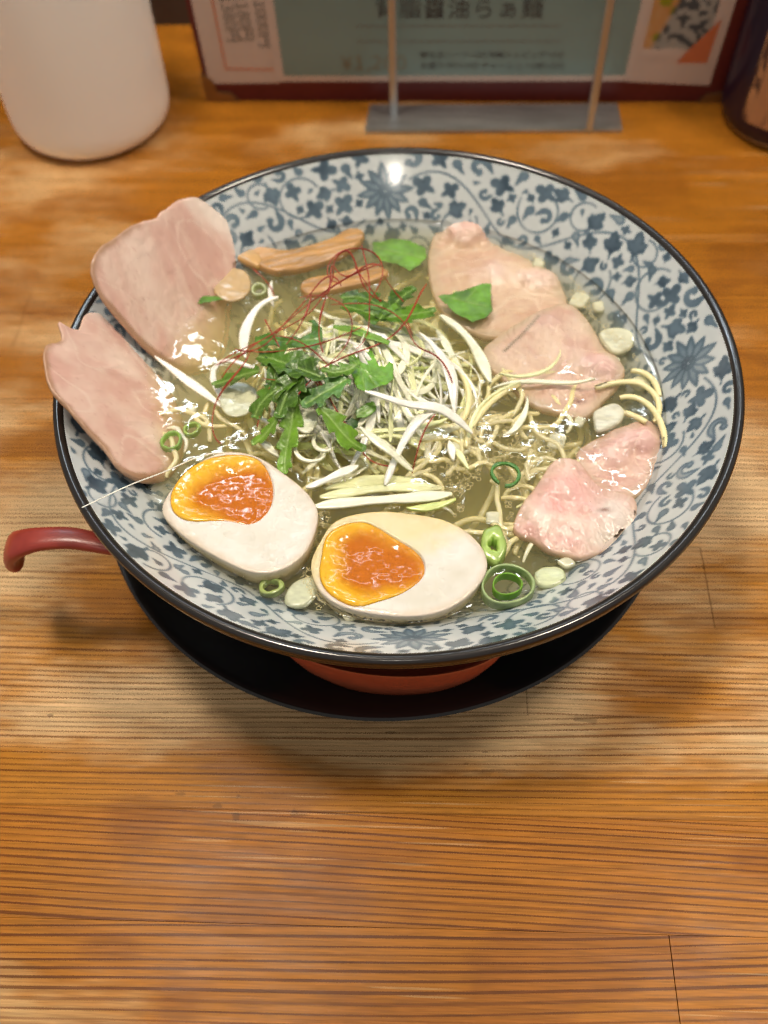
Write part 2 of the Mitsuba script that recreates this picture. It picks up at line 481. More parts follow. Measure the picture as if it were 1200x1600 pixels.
    for size, tries in ((0.98, 6000), (0.78, 8000), (0.60, 10000), (0.42, 10000)):
        for _ in range(tries):
            cx, cy = rng.uniform(0, Wm), rng.uniform(1.0, Hm - 2)
            R0 = 2.40 * size
            xs, ys, X, Y = patch(cx, cy, R0)
            if not len(ys): continue
            m = np.hypot(X, Y) < R0
            if busy[np.ix_(ys, xs)][m].max(initial=0) > 0.25: continue
            k = rng.integers(0, 4)
            if k == 2 or (k == 3 and size > 1): hook(cx, cy, rng.uniform(0, 6.28), size * 0.95, rng.choice([-1, 1]))
            else: kinds[k](cx, cy, rng.uniform(0, 6.28), size)
    ink = gaussian_filter(ink, 1.3, mode=('nearest', 'wrap'))
    blot = gaussian_filter(rng.normal(size=(H, W)), 9, mode='wrap'); blot /= blot.std()
    ink = np.clip(ink * (1 + 0.10 * blot), 0, 1)
    return ink, S


INK, INK_S = arabesque()
_in = np.array(INNER)
_s = np.r_[0, np.cumsum(np.hypot(*np.diff(_in, axis=0).T))]
_prof = CubicSpline(_s, _in, bc_type=((1, (1.0, 0.0)), 'not-a-knot'))
fine = _prof(np.linspace(0.055, _s[-1], 165))
NA = 2000
bv, bf = lathe(fine, NA)
ph = np.arctan2(bv[:, 1], bv[:, 0])
# the four flowers stand at the back, right, front and left
FLOWER0 = math.atan2(*(at(1085, 555, 0.068)[:2][::-1]))
uu = ((ph - FLOWER0) / (2 * np.pi) * 400.0 + 50.0) % 400.0
dd = np.repeat(np.linspace(_s[-1] - 0.055, 0, 165), NA) * 1000.0 / 1.45
grid = RegularGridInterpolator((np.arange(INK.shape[0]) / INK_S, np.arange(INK.shape[1] + 1) / INK_S), np.c_[INK, INK[:, :1]], bounds_error=False, fill_value=None)
tone = np.clip(grid(np.c_[np.clip(dd, 0, 31.5), uu]), 0, 1)
white = lerp((0.455, 0.495, 0.505), (0.535, 0.57, 0.575), N3(bv, 60, 3) * 0.5 + 0.5)
mid_blue, deep_blue = np.array([0.115, 0.172, 0.222]), np.array([0.032, 0.056, 0.084])
col = np.where(tone[:, None] < 0.5, lerp(white, mid_blue, tone * 2), lerp(mid_blue, deep_blue, tone * 2 - 1))
tag('ramen_bowl', 'wide ramen bowl with blue vine pattern on white glaze and a dark brown rim', 'bowl')
add('ramen_bowl__inner_wall', (bv, bf), 'm_glaze', True, color=col)
add('ramen_bowl__inner_floor', lathe(_prof(np.linspace(0.0, 0.0552, 40)), 128), 'm_floor', True)
rimp = [(0.1024, 0.0731), (0.1027, 0.0741), (0.1034, 0.0748), (0.1044, 0.0751), (0.1053, 0.0748), (0.1058, 0.0740), (0.10585, 0.0730), (0.1056, 0.0722), (0.10515, 0.0717), (0.10495, 0.0711), (0.1050, 0.0703), (0.1047, 0.0692), (0.1036, 0.0683), (0.1015, 0.0668), (0.1005, 0.0675), (0.1015, 0.0715)]
rim_p = closed_spline(rimp, 64)
add('ramen_bowl__rim', lathe(rim_p, 400, True), 'm_rim', True)
add('ramen_bowl__outer_wall', lathe([(0.1030, 0.0690), (0.0985, 0.0640), (0.088, 0.0525), (0.075, 0.0385), (0.062, 0.0270), (0.048, 0.0185), (0.0375, 0.0150), (0.0365, 0.0130)], 200), 'm_rim', True)
add('ramen_bowl__foot_ring', lathe([(0.0375, 0.0160), (0.0372, 0.0065), (0.0362, 0.0056), (0.0335, 0.0056), (0.0325, 0.0065), (0.032, 0.0160)], 160), 'm_rim', 40)

# ---------------------------------------------------------------- black tray under the bowl
tray = [(0.0, 0.0055), (0.070, 0.0052), (0.078, 0.0062), (0.088, 0.0115), (0.0965, 0.0186), (0.0988, 0.0200), (0.1000, 0.0201), (0.1008, 0.0194), (0.1003, 0.0182), (0.092, 0.0098), (0.082, 0.0030), (0.074, 0.0008), (0.070, 0.0004), (0.0, 0.0004)]
tag('round_tray', 'round black tray with a raised rim under the ramen bowl', 'tray')
t_in, t_out = tray[:7], tray[6:]
add('round_tray__dish', lathe(tray, 240), 'm_tray', 35)
for k in ('round_tray__dish',):
    scene[k]['to_world'] = T().translate([-0.0045, 0.0013, 0]) @ T().scale([0.992, 0.992, 1])

# ---------------------------------------------------------------- broth
LEVEL = 0.0563
CONTACT = []          # points of the things that stand through the surface


def build_broth():
    R = 0.0861
    nr, na = 300, 1440
    rr = R * np.linspace(0, 1, nr + 1)[1:] ** 0.8
    a = np.arange(na) * 2 * np.pi / na
    X = (rr[:, None] * np.cos(a)).ravel(); Y = (rr[:, None] * np.sin(a)).ravel()
    p = np.c_[X, Y]
    rad = np.hypot(X, Y)
    h = 0.0010 * np.exp(-(R - rad) / 0.0011)
    # slow unevenness, oil and ripples
    h += 0.00020 * N3(p, 90, 11) + 0.000050 * N3(p, 300, 12, 2)
    cs = 0.00025
    n = int(0.19 / cs)
    m = np.zeros((n, n), bool)
    gx = (np.arange(n) - n / 2 + 0.5) * cs
    GX, GY = np.meshgrid(gx, gx)
    for q in CONTACT:
        m[np.clip(((q[:, 1] / cs) + n / 2).astype(int), 0, n - 1), np.clip(((q[:, 0] / cs) + n / 2).astype(int), 0, n - 1)] = True
    m = binary_closing(m, iterations=2)
    if m.any():
        dist = distance_transform_edt(~m) * cs
        ins = distance_transform_edt(m) * cs
        itin = RegularGridInterpolator((gx, gx), ins, bounds_error=False, fill_value=0.0)
        it = RegularGridInterpolator((gx, gx), dist, bounds_error=False, fill_value=1.0)
        dcon = it(np.c_[Y, X])
        h += 0.0011 * np.exp(-dcon / 0.0011) * (0.75 + 0.5 * N3(p, 260, 15, 2))
        h -= 0.0022 * sst(0.0001, 0.0006, itin(np.c_[Y, X]))      # the liquid stops inside the solid
    # oil eyes: low lenses
    rng = np.random.default_rng(5)
    tree = cKDTree(p)
    for _ in range(420):
        q = rng.uniform(-0.084, 0.084, 2)
        if np.hypot(*q) > 0.083: continue
        s = rng.uniform(0.0006, 0.0022) * (1 if rng.random() < 0.85 else 1.6)
        near = tree.query_ball_point(q, s)
        dq = np.hypot(*(p[near] - q).T) / s
        h[near] += 0.10 * s * (1 - dq ** 2) ** 1.5
    v = np.vstack([[0, 0, LEVEL], np.c_[X, Y, LEVEL + h]])
    j = np.arange(na)
    f = [np.stack([np.zeros(na, int), 1 + j, 1 + (j + 1) % na], -1)]
    i, jj = np.meshgrid(np.arange(nr - 1), j, indexing='ij')
    q = np.stack([1 + i * na + jj, 1 + (i + 1) * na + jj, 1 + (i + 1) * na + (jj + 1) % na, 1 + i * na + (jj + 1) % na], -1).reshape(-1, 4)
    f += [q[:, [0, 1, 2]], q[:, [0, 2, 3]]]
    # underside just inside the bowl wall
    ring0 = 1 + (nr - 1) * na
    prof = [(r_ - 0.0004, z_ + 0.0004) for r_, z_ in [(0.0825, 0.0519), (0.075, 0.0440), (0.063, 0.0335), (0.05, 0.0255), (0.035, 0.0200), (0.02, 0.0172)]]
    base = len(v)
    for r_, z_ in prof:
        v = np.vstack([v, np.c_[r_ * np.cos(a), r_ * np.sin(a), np.full(na, z_)]])
    v = np.vstack([v, [[0, 0, 0.0170]]])
    rings = [ring0] + [base + k * na for k in range(len(prof))]
    for r0, r1 in zip(rings[:-1], rings[1:]):
        q = np.stack([r0 + j, r1 + j, r1 + (j + 1) % na, r0 + (j + 1) % na], -1)
        f += [q[:, [0, 1, 2]], q[:, [0, 2, 3]]]
    f.append(np.stack([rings[-1] + (j + 1) % na, rings[-1] + j, np.full(na, len(v) - 1)], -1))
    return v, np.vstack(f)


scene['broth_medium'] = {'type': 'homogeneous', 'albedo': rgb(0.885, 0.84, 0.47), 'sigma_t': 56.0,
                         'phase': {'type': 'hg', 'g': 0.3}}
scene['m_broth'] = {'type': 'mask', 'opacity': 0.05, 'bsdf': {'type': 'conductor', 'material': 'none'}}

# ---------------------------------------------------------------- eggs
def wet(v):
    CONTACT.append(v[v[:, 2] > LEVEL - 0.00025][:, :2])


def egg(name, label, white_px, yolk_px, z, tilt, jam, seed, soak=0.0):
    W = closed_spline(at2(white_px, z), 160)
    Y = closed_spline(at2(yolk_px, z), 120)
    c = W.mean(0)
    yp = Polygon(Y).buffer(0)
    ytree = cKDTree(np.array(yp.exterior.segmentize(0.0001).coords))

    def plane(x, y):
        return z + (x - c[0]) * tilt[0] + (y - c[1]) * tilt[1]

    def top(d, x, y):
        p = np.c_[x, y]
        t = dome(0.0005, 0.0008)(d, x, y)
        t += (0.00010 * N3(p, 700, seed) + 0.00022 * N3(p, 120, seed + 1)) * sst(0, 0.002, d)
        dy = ytree.query(p)[0] * np.where(shapely.contains_xy(yp, x, y), 1, -1)
        return t - 0.0035 * sst(-0.0001, 0.0014, dy)

    v, f, d, up_ = slab(W, plane, top, lambda d, x, y: 0.0205 * np.sqrt(np.clip(1 - (1 - np.clip(d / 0.0175, 0, 1)) ** 2, 0, 1)), 0.00042, 0.002)
    col_ = lerp((0.63, 0.60, 0.51), (0.71, 0.69, 0.63), np.clip(0.5 + 1.0 * N3(v, 130, seed + 2), 0, 1))
    col_ = lerp(col_, (0.60, 0.46, 0.33), 0.55 * (1 - sst(0.0, 0.0030, d + 0.0012 * N3(p2_ := v[:, :2], 300, seed + 21))))
    back = ((v[:, 1] - c[1]) - 0.5 * (v[:, 0] - c[0])) / 0.012          # the far side has soaked up broth
    col_ = lerp(col_, (0.72, 0.58, 0.20), soak * 0.75 * sst(-0.35, 0.75, back + 0.5 * N3(v, 160, seed + 4)))
    side = lerp((0.50, 0.40, 0.22), (0.62, 0.52, 0.32), np.clip(0.5 + N3(v, 200, seed + 3), 0, 1))
    col_ = np.where((up_ | (d < 1e-6))[:, None], col_, side)
    add(f'{name}__white', (v, f), 'm_egg', True, color=col_)
    wet(v)
    yc = Y.mean(0)

    def ytop(d, x, y):
        p = np.c_[x, y]
        s = ((x - yc[0]) * jam[0] + (y - yc[1]) * jam[1]) / 0.008
        soft = sst(-0.25, 1.15, d / 0.0066 + 0.6 * s)
        t = dome(0.0007, 0.0012)(d, x, y) - 0.0013 * soft
        t += 0.00036 * N3(p, 190, seed + 5) * sst(0, 0.0015, d) + 0.00003 * N3(p, 1100, seed + 6, 2) * sst(0, 0.001, d)
        t += 0.0005 * np.maximum(0, N3(p, 190, seed + 9)) * soft
        return t

    v, f, d, up_ = slab(Y, lambda x, y: plane(x, y) + 0.0003, ytop, lambda d, x, y: 0.0022 + 0 * d, 0.00034, 0.0012)
    s = ((v[:, 0] - yc[0]) * jam[0] + (v[:, 1] - yc[1]) * jam[1]) / 0.008
    t = sst(-0.10, 1.15, d / 0.0066 + 0.62 * s + 0.30 * N3(v, 220, seed + 7) + 0.04 * N3(v, 900, seed + 17, 2))
    col_ = lerp((0.78, 0.42, 0.022), (0.49, 0.130, 0.0015), t)
    col_ = lerp(col_, (0.86, 0.60, 0.16), 0.7 * np.clip(N3(v, 900, seed + 8, 2) - 0.15, 0, 1) * (1 - t))
    add(f'{name}__yolk', (v, f), 'm_yolk', True, color=col_)
    tag(name, label, 'egg')


def speckle(scale, amp, f1, f2, bsdf, eps=1.2e-4):
    return {'type': 'bumpmap', 'bump': proc(lambda p, n, uv: 0.6 * noise(p.x * f1, p.y * f1, p.z * f1) + 0.4 * noise(p.x * f2, p.y * f2, p.z * f2), eps), 'scale': amp * scale, 'bsdf': bsdf}


scene['m_egg'] = speckle(1, 0.00022, 700, 1700, vcol(0.26, 0.4, 0.8, 0.97))
egg('boiled_egg_half', 'soft boiled egg half nearest the pork slices, yolk towards its upper end',
    [(253, 797), (263, 770), (290, 737), (320, 715), (347, 705), (380, 706), (407, 715), (437, 735), (467, 758), (487, 780), (497, 803), (493, 833), (480, 863), (460, 883), (430, 897), (400, 898), (370, 888), (330, 867), (293, 843), (267, 820)],
    [(266, 780), (280, 747), (307, 724), (340, 712), (373, 710), (400, 716), (420, 737), (428, 763), (425, 790), (410, 812), (393, 821), (363, 817), (330, 815), (297, 815), (273, 803)],
    0.0598, (0.02, -0.03), (0.75, -0.45), 101)
egg('boiled_egg_half_001', 'soft boiled egg half beside the green scallion ring, partly under broth',
    [(486, 878), (500, 845), (521, 815), (560, 801), (604, 798), (648, 803), (689, 811), (720, 825), (744, 845), (759, 870), (761, 889), (750, 914), (725, 939), (692, 957), (654, 965), (615, 965), (571, 959), (532, 948), (505, 930), (490, 906)],
    [(499, 897), (502, 870), (513, 834), (541, 818), (568, 815), (593, 825), (620, 842), (648, 859), (663, 878), (663, 900), (648, 917), (620, 933), (587, 944), (560, 950), (532, 941), (508, 922)],
    0.0588, (0.02, -0.03), (0.55, 0.25), 131, soak=0.8)


# ---------------------------------------------------------------- pork
def pork(name, label, px, surface, seed, thick=0.0030, fat=None, group='slices of pork in the broth', pink=(0.65, 0.40, 0.335), pale=(0.78, 0.61, 0.52), relief=1.0, marks=(), res=0.00055, fibre=1500, soaked=0.0, rind=None):
    """surface: (point, normal) of the plane it lies in, or (height, bumps) with bumps = [(px, py, radius px, rise)]"""
    if len(surface[0:1][0:1]) and np.ndim(surface[0]) == 1:
        p0, nrm = surface
        O = np.array([on_plane(x, y, p0, nrm)[:2] for x, y in px])

        def mid(x, y):
            return p0[2] - ((x - p0[0]) * nrm[0] + (y - p0[1]) * nrm[1]) / nrm[2] + 0.0022 * N3(np.c_[x, y], 48, seed)
        P = lambda x, y: on_plane(x, y, p0, nrm)[:2]
    else:
        z0, bumps = surface
        O = at2(px, z0)
        P = lambda x, y: at(x, y, z0)[:2]
        bb = [(P(a, b), r / 5600.0, h, k) for a, b, r, h, k in bumps]

        def mid(x, y):
            h = z0 + 0.0005 * N3(np.c_[x, y], 70, seed)
            for (q, r, a, k) in bb:
                h = h + a * (1 - sst(0.15, 1.45, np.hypot(x - q[0], (y - q[1]) * k) / r + 0.35 * N3(np.c_[x, y], 150, seed + 41)))
            return h
    O = closed_spline(O, max(60, 3 * len(O)))
    O = O + 0.00035 * np.c_[N3(O, 420, seed + 31), N3(O, 420, seed + 32)]
    c = O.mean(0)

    def top(d, x, y):
        p = np.c_[x, y]
        ca, sa = math.cos(seed), math.sin(seed)
        q = np.c_[x * ca + y * sa, (y * ca - x * sa) * 0.22]
        w = sst(0, 0.0012, d)
        return dome(thick / 2, thick * 0.32)(d, x, y) + relief * w * (0.00020 * N3(q, fibre, seed + 1) + 0.00018 * N3(p, 420, seed + 2) + 0.00007 * N3(p, 1500, seed + 22, 2))

    v, f, d, up_ = slab(O, mid, top, dome(thick / 2, thick * 0.32), res, thick * 0.32)
    p = v[:, :2]
    ca, sa = math.cos(seed + 0.6), math.sin(seed + 0.6)
    q = np.c_[p[:, 0] * ca + p[:, 1] * sa, (p[:, 1] * ca - p[:, 0] * sa) * 0.4]
    warp = 0.006 * np.c_[N3(p, 60, seed + 3), N3(p, 60, seed + 4)]
    base = lerp(pink, np.asarray(pink) * (1.10, 1.26, 1.26), np.clip(0.5 + 1.2 * N3(q, 320, seed + 5) + 0.8 * N3(p, 90, seed + 15), 0, 1))
    seam = np.minimum(np.abs(N3(p + warp, 50, seed + 6, 1)), 0.8 * np.abs(N3(p + warp * 1.5, 95, seed + 16, 1)) + 0.02)
    base = lerp(base, pale, 0.60 * (1 - sst(0.008, 0.085, seam)))
    base = lerp(base, np.asarray(pale) * 1.03, 0.8 * np.clip(1.5 * N3(p + warp, 80, seed + 7), 0, 1))
    speck = np.clip(N3(p, 900, seed + 8, 2) - 0.45, 0, 1) * 2
    base = lerp(base, np.asarray(pink) * (0.8, 0.62, 0.6), 0.5 * speck)
    if fat is not None:          # rind of fat on one side: direction and width
        e = ((p - c) @ np.asarray(fat[:2]))
        e = e / np.abs(e).max()
        base = lerp(base, (0.86, 0.76, 0.68), 0.85 * sst(fat[2], fat[2] + 0.28, e + 0.16 * N3(p, 130, seed + 9)))
    for (a, b, r, cc, k) in marks:
        g = np.exp(-(((p - P(a, b)) / (r / 5600.0) * np.array([1, k])) ** 2).sum(1))
        base = lerp(base, cc, 0.85 * g)
    base = lerp(base, (0.50, 0.38, 0.27), soaked * 0.75 * (1 - sst(0.0005, 0.0055, d + 0.002 * N3(p, 130, seed + 19))))
    if rind is not None:
        e = (p - c) @ np.asarray(rind); e = e / np.abs(e).max()
        base = lerp(base, (0.33, 0.17, 0.085), 0.85 * (1 - sst(0.0008, 0.0024, d + 0.0006 * N3(p, 300, seed + 51))) * sst(0.05, 0.35, e))
    edge = 1 - sst(0.0002, 0.0012, d)
    base = lerp(base, (0.52, 0.33, 0.21), 0.55 * edge)
    side = lerp((0.34, 0.18, 0.09), (0.52, 0.33, 0.22), np.clip(0.5 + N3(v, 320, seed + 10), 0, 1))
    base = np.where((up_ & (d > 1e-6))[:, None], base, side)
    k_ = add(name, (v, f), 'm_pork', True, color=base)
    tag(k_, label, 'pork', group)
    wet(v)
    return k_


scene['m_pork'] = speckle(1, 0.00034, 420, 1300, vcol(0.30, 0.5, 0.7, 0.93))


def plane3(a, b, c):
    n = np.cross(b - a, c - a); n /= np.linalg.norm(n)
    return a, n * np.sign(n[2])


pork('pork_slice', 'large pink pork slice leaning over the back left rim', [(298, 313), (263, 330), (237, 347), (207, 357), (183, 375), (153, 397), (142, 423), (147, 450), (160, 473), (183, 500), (207, 527), (232, 551), (262, 575), (315, 590), (365, 545), (392, 475), (398, 415), (383, 387), (370, 367), (343, 337), (323, 320)],
     plane3(at(378, 392, 0.0560), at(250, 550, 0.0560), at(213, 395, 0.0800)), 3, fat=(0.3, 0.95, 0.62), thick=0.0044, rind=(-0.75, -0.65))
pork('pork_slice', 'smaller pink pork slice leaning over the left rim, torn at its upper corner', [(95, 508), (113, 518), (128, 506), (160, 495), (183, 503), (200, 523), (217, 540), (236, 560), (262, 600), (285, 655), (288, 715), (262, 752), (222, 757), (204, 751), (187, 739), (166, 713), (143, 687), (103, 640), (80, 613), (70, 583), (67, 553), (80, 537), (97, 526)],
     plane3(at(222, 590, 0.0560), at(236, 740, 0.0560), at(108, 610, 0.0805)), 9, fat=(-0.45, 0.9, 0.72), thick=0.0044, rind=(-0.6, -0.8))
pork('pork_slice', 'pork slice at the back right with a round lobe standing out', [(680, 367), (697, 350), (727, 343), (757, 353), (777, 373), (784, 392), (806, 400), (847, 424), (872, 446), (886, 474), (880, 500), (850, 520), (800, 530), (750, 528), (700, 500), (676, 460), (668, 410)],
     (0.0519, [(730, 372, 46, 0.0050, 1.25), (842, 442, 44, 0.0032, 1.3), (770, 428, 46, 0.0024, 1.0), (700, 470, 60, -0.0012, 1)]), 14, pink=(0.60, 0.375, 0.295), thick=0.0030, soaked=1.0, relief=1.6, res=0.00045, fibre=800)
pork('pork_slice', 'pork slice by the right wall of the bowl, split by a thin dark slit', [(752, 556), (776, 528), (812, 506), (850, 488), (884, 478), (908, 492), (930, 522), (950, 552), (974, 578), (972, 600), (956, 618), (936, 640), (912, 658), (876, 652), (838, 640), (796, 606), (764, 580)],
     (0.0524, [(930, 580, 46, 0.0036, 1.3), (872, 606, 40, 0.0016, 1.2), (850, 505, 36, 0.0010, 1), (890, 560, 40, 0.0008, 1)]), 22, marks=[(t_[0], t_[1], 3.4, (0.10, 0.06, 0.05), 1.0) for t_ in zip(np.linspace(788, 840, 16), np.linspace(553, 503, 16))] + [(903, 632, 13, (0.20, 0.06, 0.07), 1.8)], pink=(0.59, 0.365, 0.315), thick=0.0030, soaked=1.0, relief=1.6, res=0.00045, fibre=800)
pork('pork_slice', 'pink pork slice touching the right wall of the bowl above the pale fatty one', [(900, 712), (926, 690), (955, 676), (988, 664), (1014, 660), (1032, 678), (1036, 706), (1024, 742), (1000, 776), (962, 786), (922, 764), (902, 738)],
     (0.0533, [(992, 694, 40, 0.0036, 1.3), (955, 715, 30, 0.0024, 1.2)]), 30, relief=1.5, pink=(0.60, 0.34, 0.30), thick=0.0030, soaked=0.8, res=0.0004, fibre=700)
pork('pork_slice', 'pork slice at the front right, half ridged pink meat and half pale grey fat', [(863, 724), (888, 718), (912, 732), (934, 760), (962, 770), (990, 780), (996, 808), (988, 838), (963, 858), (935, 871), (909, 875), (881, 871), (859, 866), (831, 850), (804, 836), (806, 806), (826, 776), (846, 748)],
     (0.0543, [(872, 770, 34, 0.0032, 0.9), (850, 815, 38, 0.0028, 1.0), (895, 830, 30, 0.0022, 1), (958, 815, 36, 0.0020, 1.1)]), 38, relief=2.4, pink=(0.66, 0.34, 0.31), marks=[(955, 800, 32, (0.66, 0.60, 0.54), 1.0), (945, 848, 34, (0.62, 0.55, 0.48), 1.0), (978, 825, 26, (0.66, 0.60, 0.54), 1.0), (942, 806, 11, (0.22, 0.10, 0.07), 2.4)], thick=0.0032, res=0.00036, fibre=560, soaked=0.5)

# ---------------------------------------------------------------- heap of shredded leek
HC = np.array([-0.0142, 0.0056])


def heap(x, y):
    return LEVEL - 0.002 + 0.0172 * np.exp(-(((x - HC[0] - 0.003) / 0.0245) ** 2 + ((y - HC[1]) / 0.0205) ** 2))


for k, (c, tr) in enumerate((((0.88, 0.88, 0.80), 0.22), ((0.78, 0.81, 0.46), 0.22), ((0.84, 0.85, 0.66), 0.22), ((0.62, 0.72, 0.26), 0.22))):
    scene[f'm_leek_{k}'] = {'type': 'principled', 'roughness': tr, 'specular': 0.5, 'clearcoat': 0.6, 'clearcoat_gloss': 0.95,
                            'base_color': proc(lambda p, n, uv, c=c: mi.Color3f(*c) * dr.minimum((0.86 + 0.22 * noise(p.x * 900, p.y * 900, p.z * 900)) * (0.92 + 0.16 * noise(p.x * 160, p.y * 160)), 1.02))}


def leek(pts, w, t, mat, label, group=None, name='leek_shred', n=28, twist=0.0, wet_=False):
    q = spline(pts, n)
    q = q + 0.00018 * np.c_[N3(q, 300, 3), N3(q, 300, 4), N3(q, 300, 5)]
    s_ = np.linspace(0, 1, n)
    ww = w * (1 + 0.25 * np.sin(s_ * 7 + w * 9e4)) * (1 - 0.75 * np.abs(2 * s_ - 1) ** 4)
    m = tube(q, ww, t, 10, twist=twist, square=0.4)
    k_ = add(name, m, mat, True)
    tag(k_, label, 'leek', group)
    if wet_: wet(m[0])
    return k_


def px3(*pts):
    """(px, py, height over the broth in mm)"""
    return np.array([at(x, y, LEVEL + h * 1e-3) for x, y, h in pts])


GL = 'fine white leek shreds in the heap'
rng = np.random.default_rng(77)
cnt = 0
HEAP = []
while cnt < 265:
    u = rng.normal(size=2) * np.array([0.0172, 0.0148]) + HC + np.array([0.0025, -0.003])
    ang = rng.normal(-0.95, 0.6) if rng.random() < 0.62 else rng.uniform(0, math.pi)
    L = rng.uniform(0.016, 0.042)
    bend = rng.normal(0, 0.42) if rng.random() < 0.8 else rng.normal(0, 1.3)
    s_ = np.linspace(-0.5, 0.5, 7)
    th = ang + bend * s_ * 1.6 + rng.normal(0, 0.06, 7)
    step = L / 6 * np.c_[np.cos(th), np.sin(th)]
    path = u + np.cumsum(step, 0) - step.sum(0) / 2
    if np.hypot(*(path - HC - (0.003, -0.002)).T).max() > 0.041: continue
    eg = at(375, 805, 0.06)[:2], at(625, 885, 0.06)[:2]
    if any(np.hypot(*((path - e) * (1, 1.2)).T).min() < 0.0245 for e in eg): continue
    lay = rng.uniform(-0.0075, -0.0035) if cnt < 70 else rng.uniform(-0.0040, 0.0014)
    z = heap(path[:, 0], path[:, 1]) + lay + rng.normal(0, 0.0008) + 0.0010 * np.sin(s_ * 6 + rng.uniform(0, 6))
    z = 0.6 * z + 0.4 * np.interp(s_, [-0.5, 0, 0.5], [z[0], z[3], z[6]])
    w = rng.uniform(0.00040, 0.00090) if rng.random() < 0.6 and cnt >= 70 else rng.uniform(0.0009, 0.0015)
    mat = 'm_leek_%d' % rng.choice([0, 2, 2, 2, 1, 1, 1, 3] if cnt < 150 else [0, 0, 2, 0, 2, 1])
    m_ = path.mean(0) - HC
    where = ('at the back of the heap', 'on the right of the heap', 'at the front of the heap', 'on the left of the heap')[int(((math.degrees(math.atan2(-m_[0], m_[1])) + 45) % 360) // 90 * -1) % 4] if np.hypot(*m_) > 0.008 else 'in the middle of the heap'
    hue = {'m_leek_0': 'white', 'm_leek_1': 'yellowish', 'm_leek_2': 'pale cream', 'm_leek_3': 'light green'}[mat]
    leek(np.c_[path, z], w, w * rng.uniform(0.22, 0.42), mat, f'thin {hue} leek shred tangled {where}', GL, twist=rng.normal(0, 1.2))
    cnt += 1

leek(px3((242, 557, 1.2), (270, 578, 1.4), (300, 600, 1.3), (330, 622, 0.9), (352, 640, 0.3)), 0.00130, 0.00045, 'm_leek_0', 'straight flat white leek shred lying on the broth beside the larger leaning pork slice', wet_=True)
leek(px3((400, 574, 3.5), (370, 566, 3.0), (345, 566, 2.6), (333, 582, 1.8), (338, 605, 0.8), (346, 635, -0.5)), 0.00100, 0.0005, 'm_leek_0', 'curled white leek shred bent like a hook left of the green leaves')
leek(px3((435, 465, 6.0), (408, 476, 6.0), (390, 500, 5.5), (381, 530, 4.5), (384, 560, 3.0)), 0.00150, 0.0006, 'm_leek_0', 'thick white leek shred arched round the back left of the heap')
leek(px3((570, 612, 13.5), (600, 620, 13.0), (640, 632, 11.6), (680, 636, 9.8), (705, 648, 7.0), (738, 678, 2.0)), 0.00150, 0.00055, 'm_leek_0', 'long bright white leek shred running across the right front of the heap')
leek(px3((682, 644, 8.6), (655, 656, 8.0), (637, 680, 6.2), (620, 712, 3.6), (602, 758, 0.2)), 0.00140, 0.00055, 'm_leek_0', 'white leek shred that branches down from the long bright one')
leek(px3((562, 668, 10.8), (590, 690, 8.6), (620, 715, 5.4), (644, 736, 1.4)), 0.00125, 0.0005, 'm_leek_2', 'straight white leek shred sloping down to the broth at the heap front')
leek(px3((478, 762, 0.9), (505, 752, 1.5), (530, 740, 1.7), (560, 729, 1.3)), 0.00135, 0.0006, 'm_leek_0', 'short white leek shred floating between the leek heap and the eggs', wet_=True)
leek(px3((688, 494, 4.5), (715, 512, 4.0), (738, 538, 3.0), (754, 566, 1.8), (766, 598, 0.3)), 0.00170, 0.0008, 'm_leek_2', 'broad pale leek strip curving down on the right of the heap')
leek(px3((655, 520, 11), (688, 555, 9.6), (703, 590, 7.8), (708, 625, 5.2), (711, 650, 3.0)), 0.00130, 0.0005, 'm_leek_0', 'white leek shred hanging down under the red thread on the right')
leek(px3((876, 548, 0.9), (868, 566, 0.9), (845, 582, 0.9), (815, 588, 0.7), (780, 584, 0.4)), 0.00060, 0.00045, 'm_leek_1', 'thin pale green shred curving over the pork slice with the slit', wet_=True)
leek(px3((930, 592, 1.6), (890, 598, 1.2), (850, 597, 0.6), (800, 598, 0.2), (765, 610, -0.6)), 0.00075, 0.0005, 'm_leek_2', 'pale shred stretched over the front of the pork slice with the slit')
leek(px3((824, 622, 0.8), (820, 645, 0.8), (806, 668, 0.4), (785, 682, -0.4)), 0.00095, 0.0006, 'm_leek_2', 'short pale shred floating by the front edge of the pork slice with the slit', wet_=True)
leek(px3((702, 690, 0.8), (706, 705, 1.0), (708, 720, 0.8)), 0.00110, 0.0008, 'm_leek_0', 'stubby white leek bit poking out of the broth below the heap', n=12)
leek(px3((712, 702, 0.6), (722, 716, 0.5), (732, 734, 0.1)), 0.00090, 0.0006, 'm_leek_1', 'stubby pale green leek bit beside the white stub', n=12)
leek(px3((812, 598, 0.5), (775, 614, 0.7), (750, 636, 0.8), (737, 662, 0.5), (731, 690, -0.3)), 0.00065, 0.0005, 'm_leek_1', 'thin pale green shred arching in the broth right of the heap', wet_=True)
for (x, y, r, h) in ((487, 700, 26, 2.6), (508, 690, 18, 3.6), (470, 670, 15, 5.0)):
    a_ = np.linspace(0.6, 5.6, 9)
    leek(px3(*[(x + r * math.cos(b), y + 0.8 * r * math.sin(b), h + 0.9 * math.sin(b)) for b in a_]), 0.00055, 0.0005, 'm_leek_2', {487: 'largest translucent leek curl at the front left foot of the heap', 508: 'middle leek curl right of the largest curl', 470: 'smallest leek curl above the largest curl'}[x], 'leek ring curls', name='leek_curl', n=40)
leek(px3((395, 640, 1.5), (420, 660, 2.2), (445, 672, 2.6), (465, 690, 2.0)), 0.00100, 0.0005, 'm_leek_2', 'white leek shred lying under the drooping green stalk')
leek(px3((425, 440, 1.5), (423, 460, 2.8), (428, 480, 3.0)), 0.00075, 0.0005, 'm_leek_0', 'upright white leek shred at the back left of the heap', n=12)
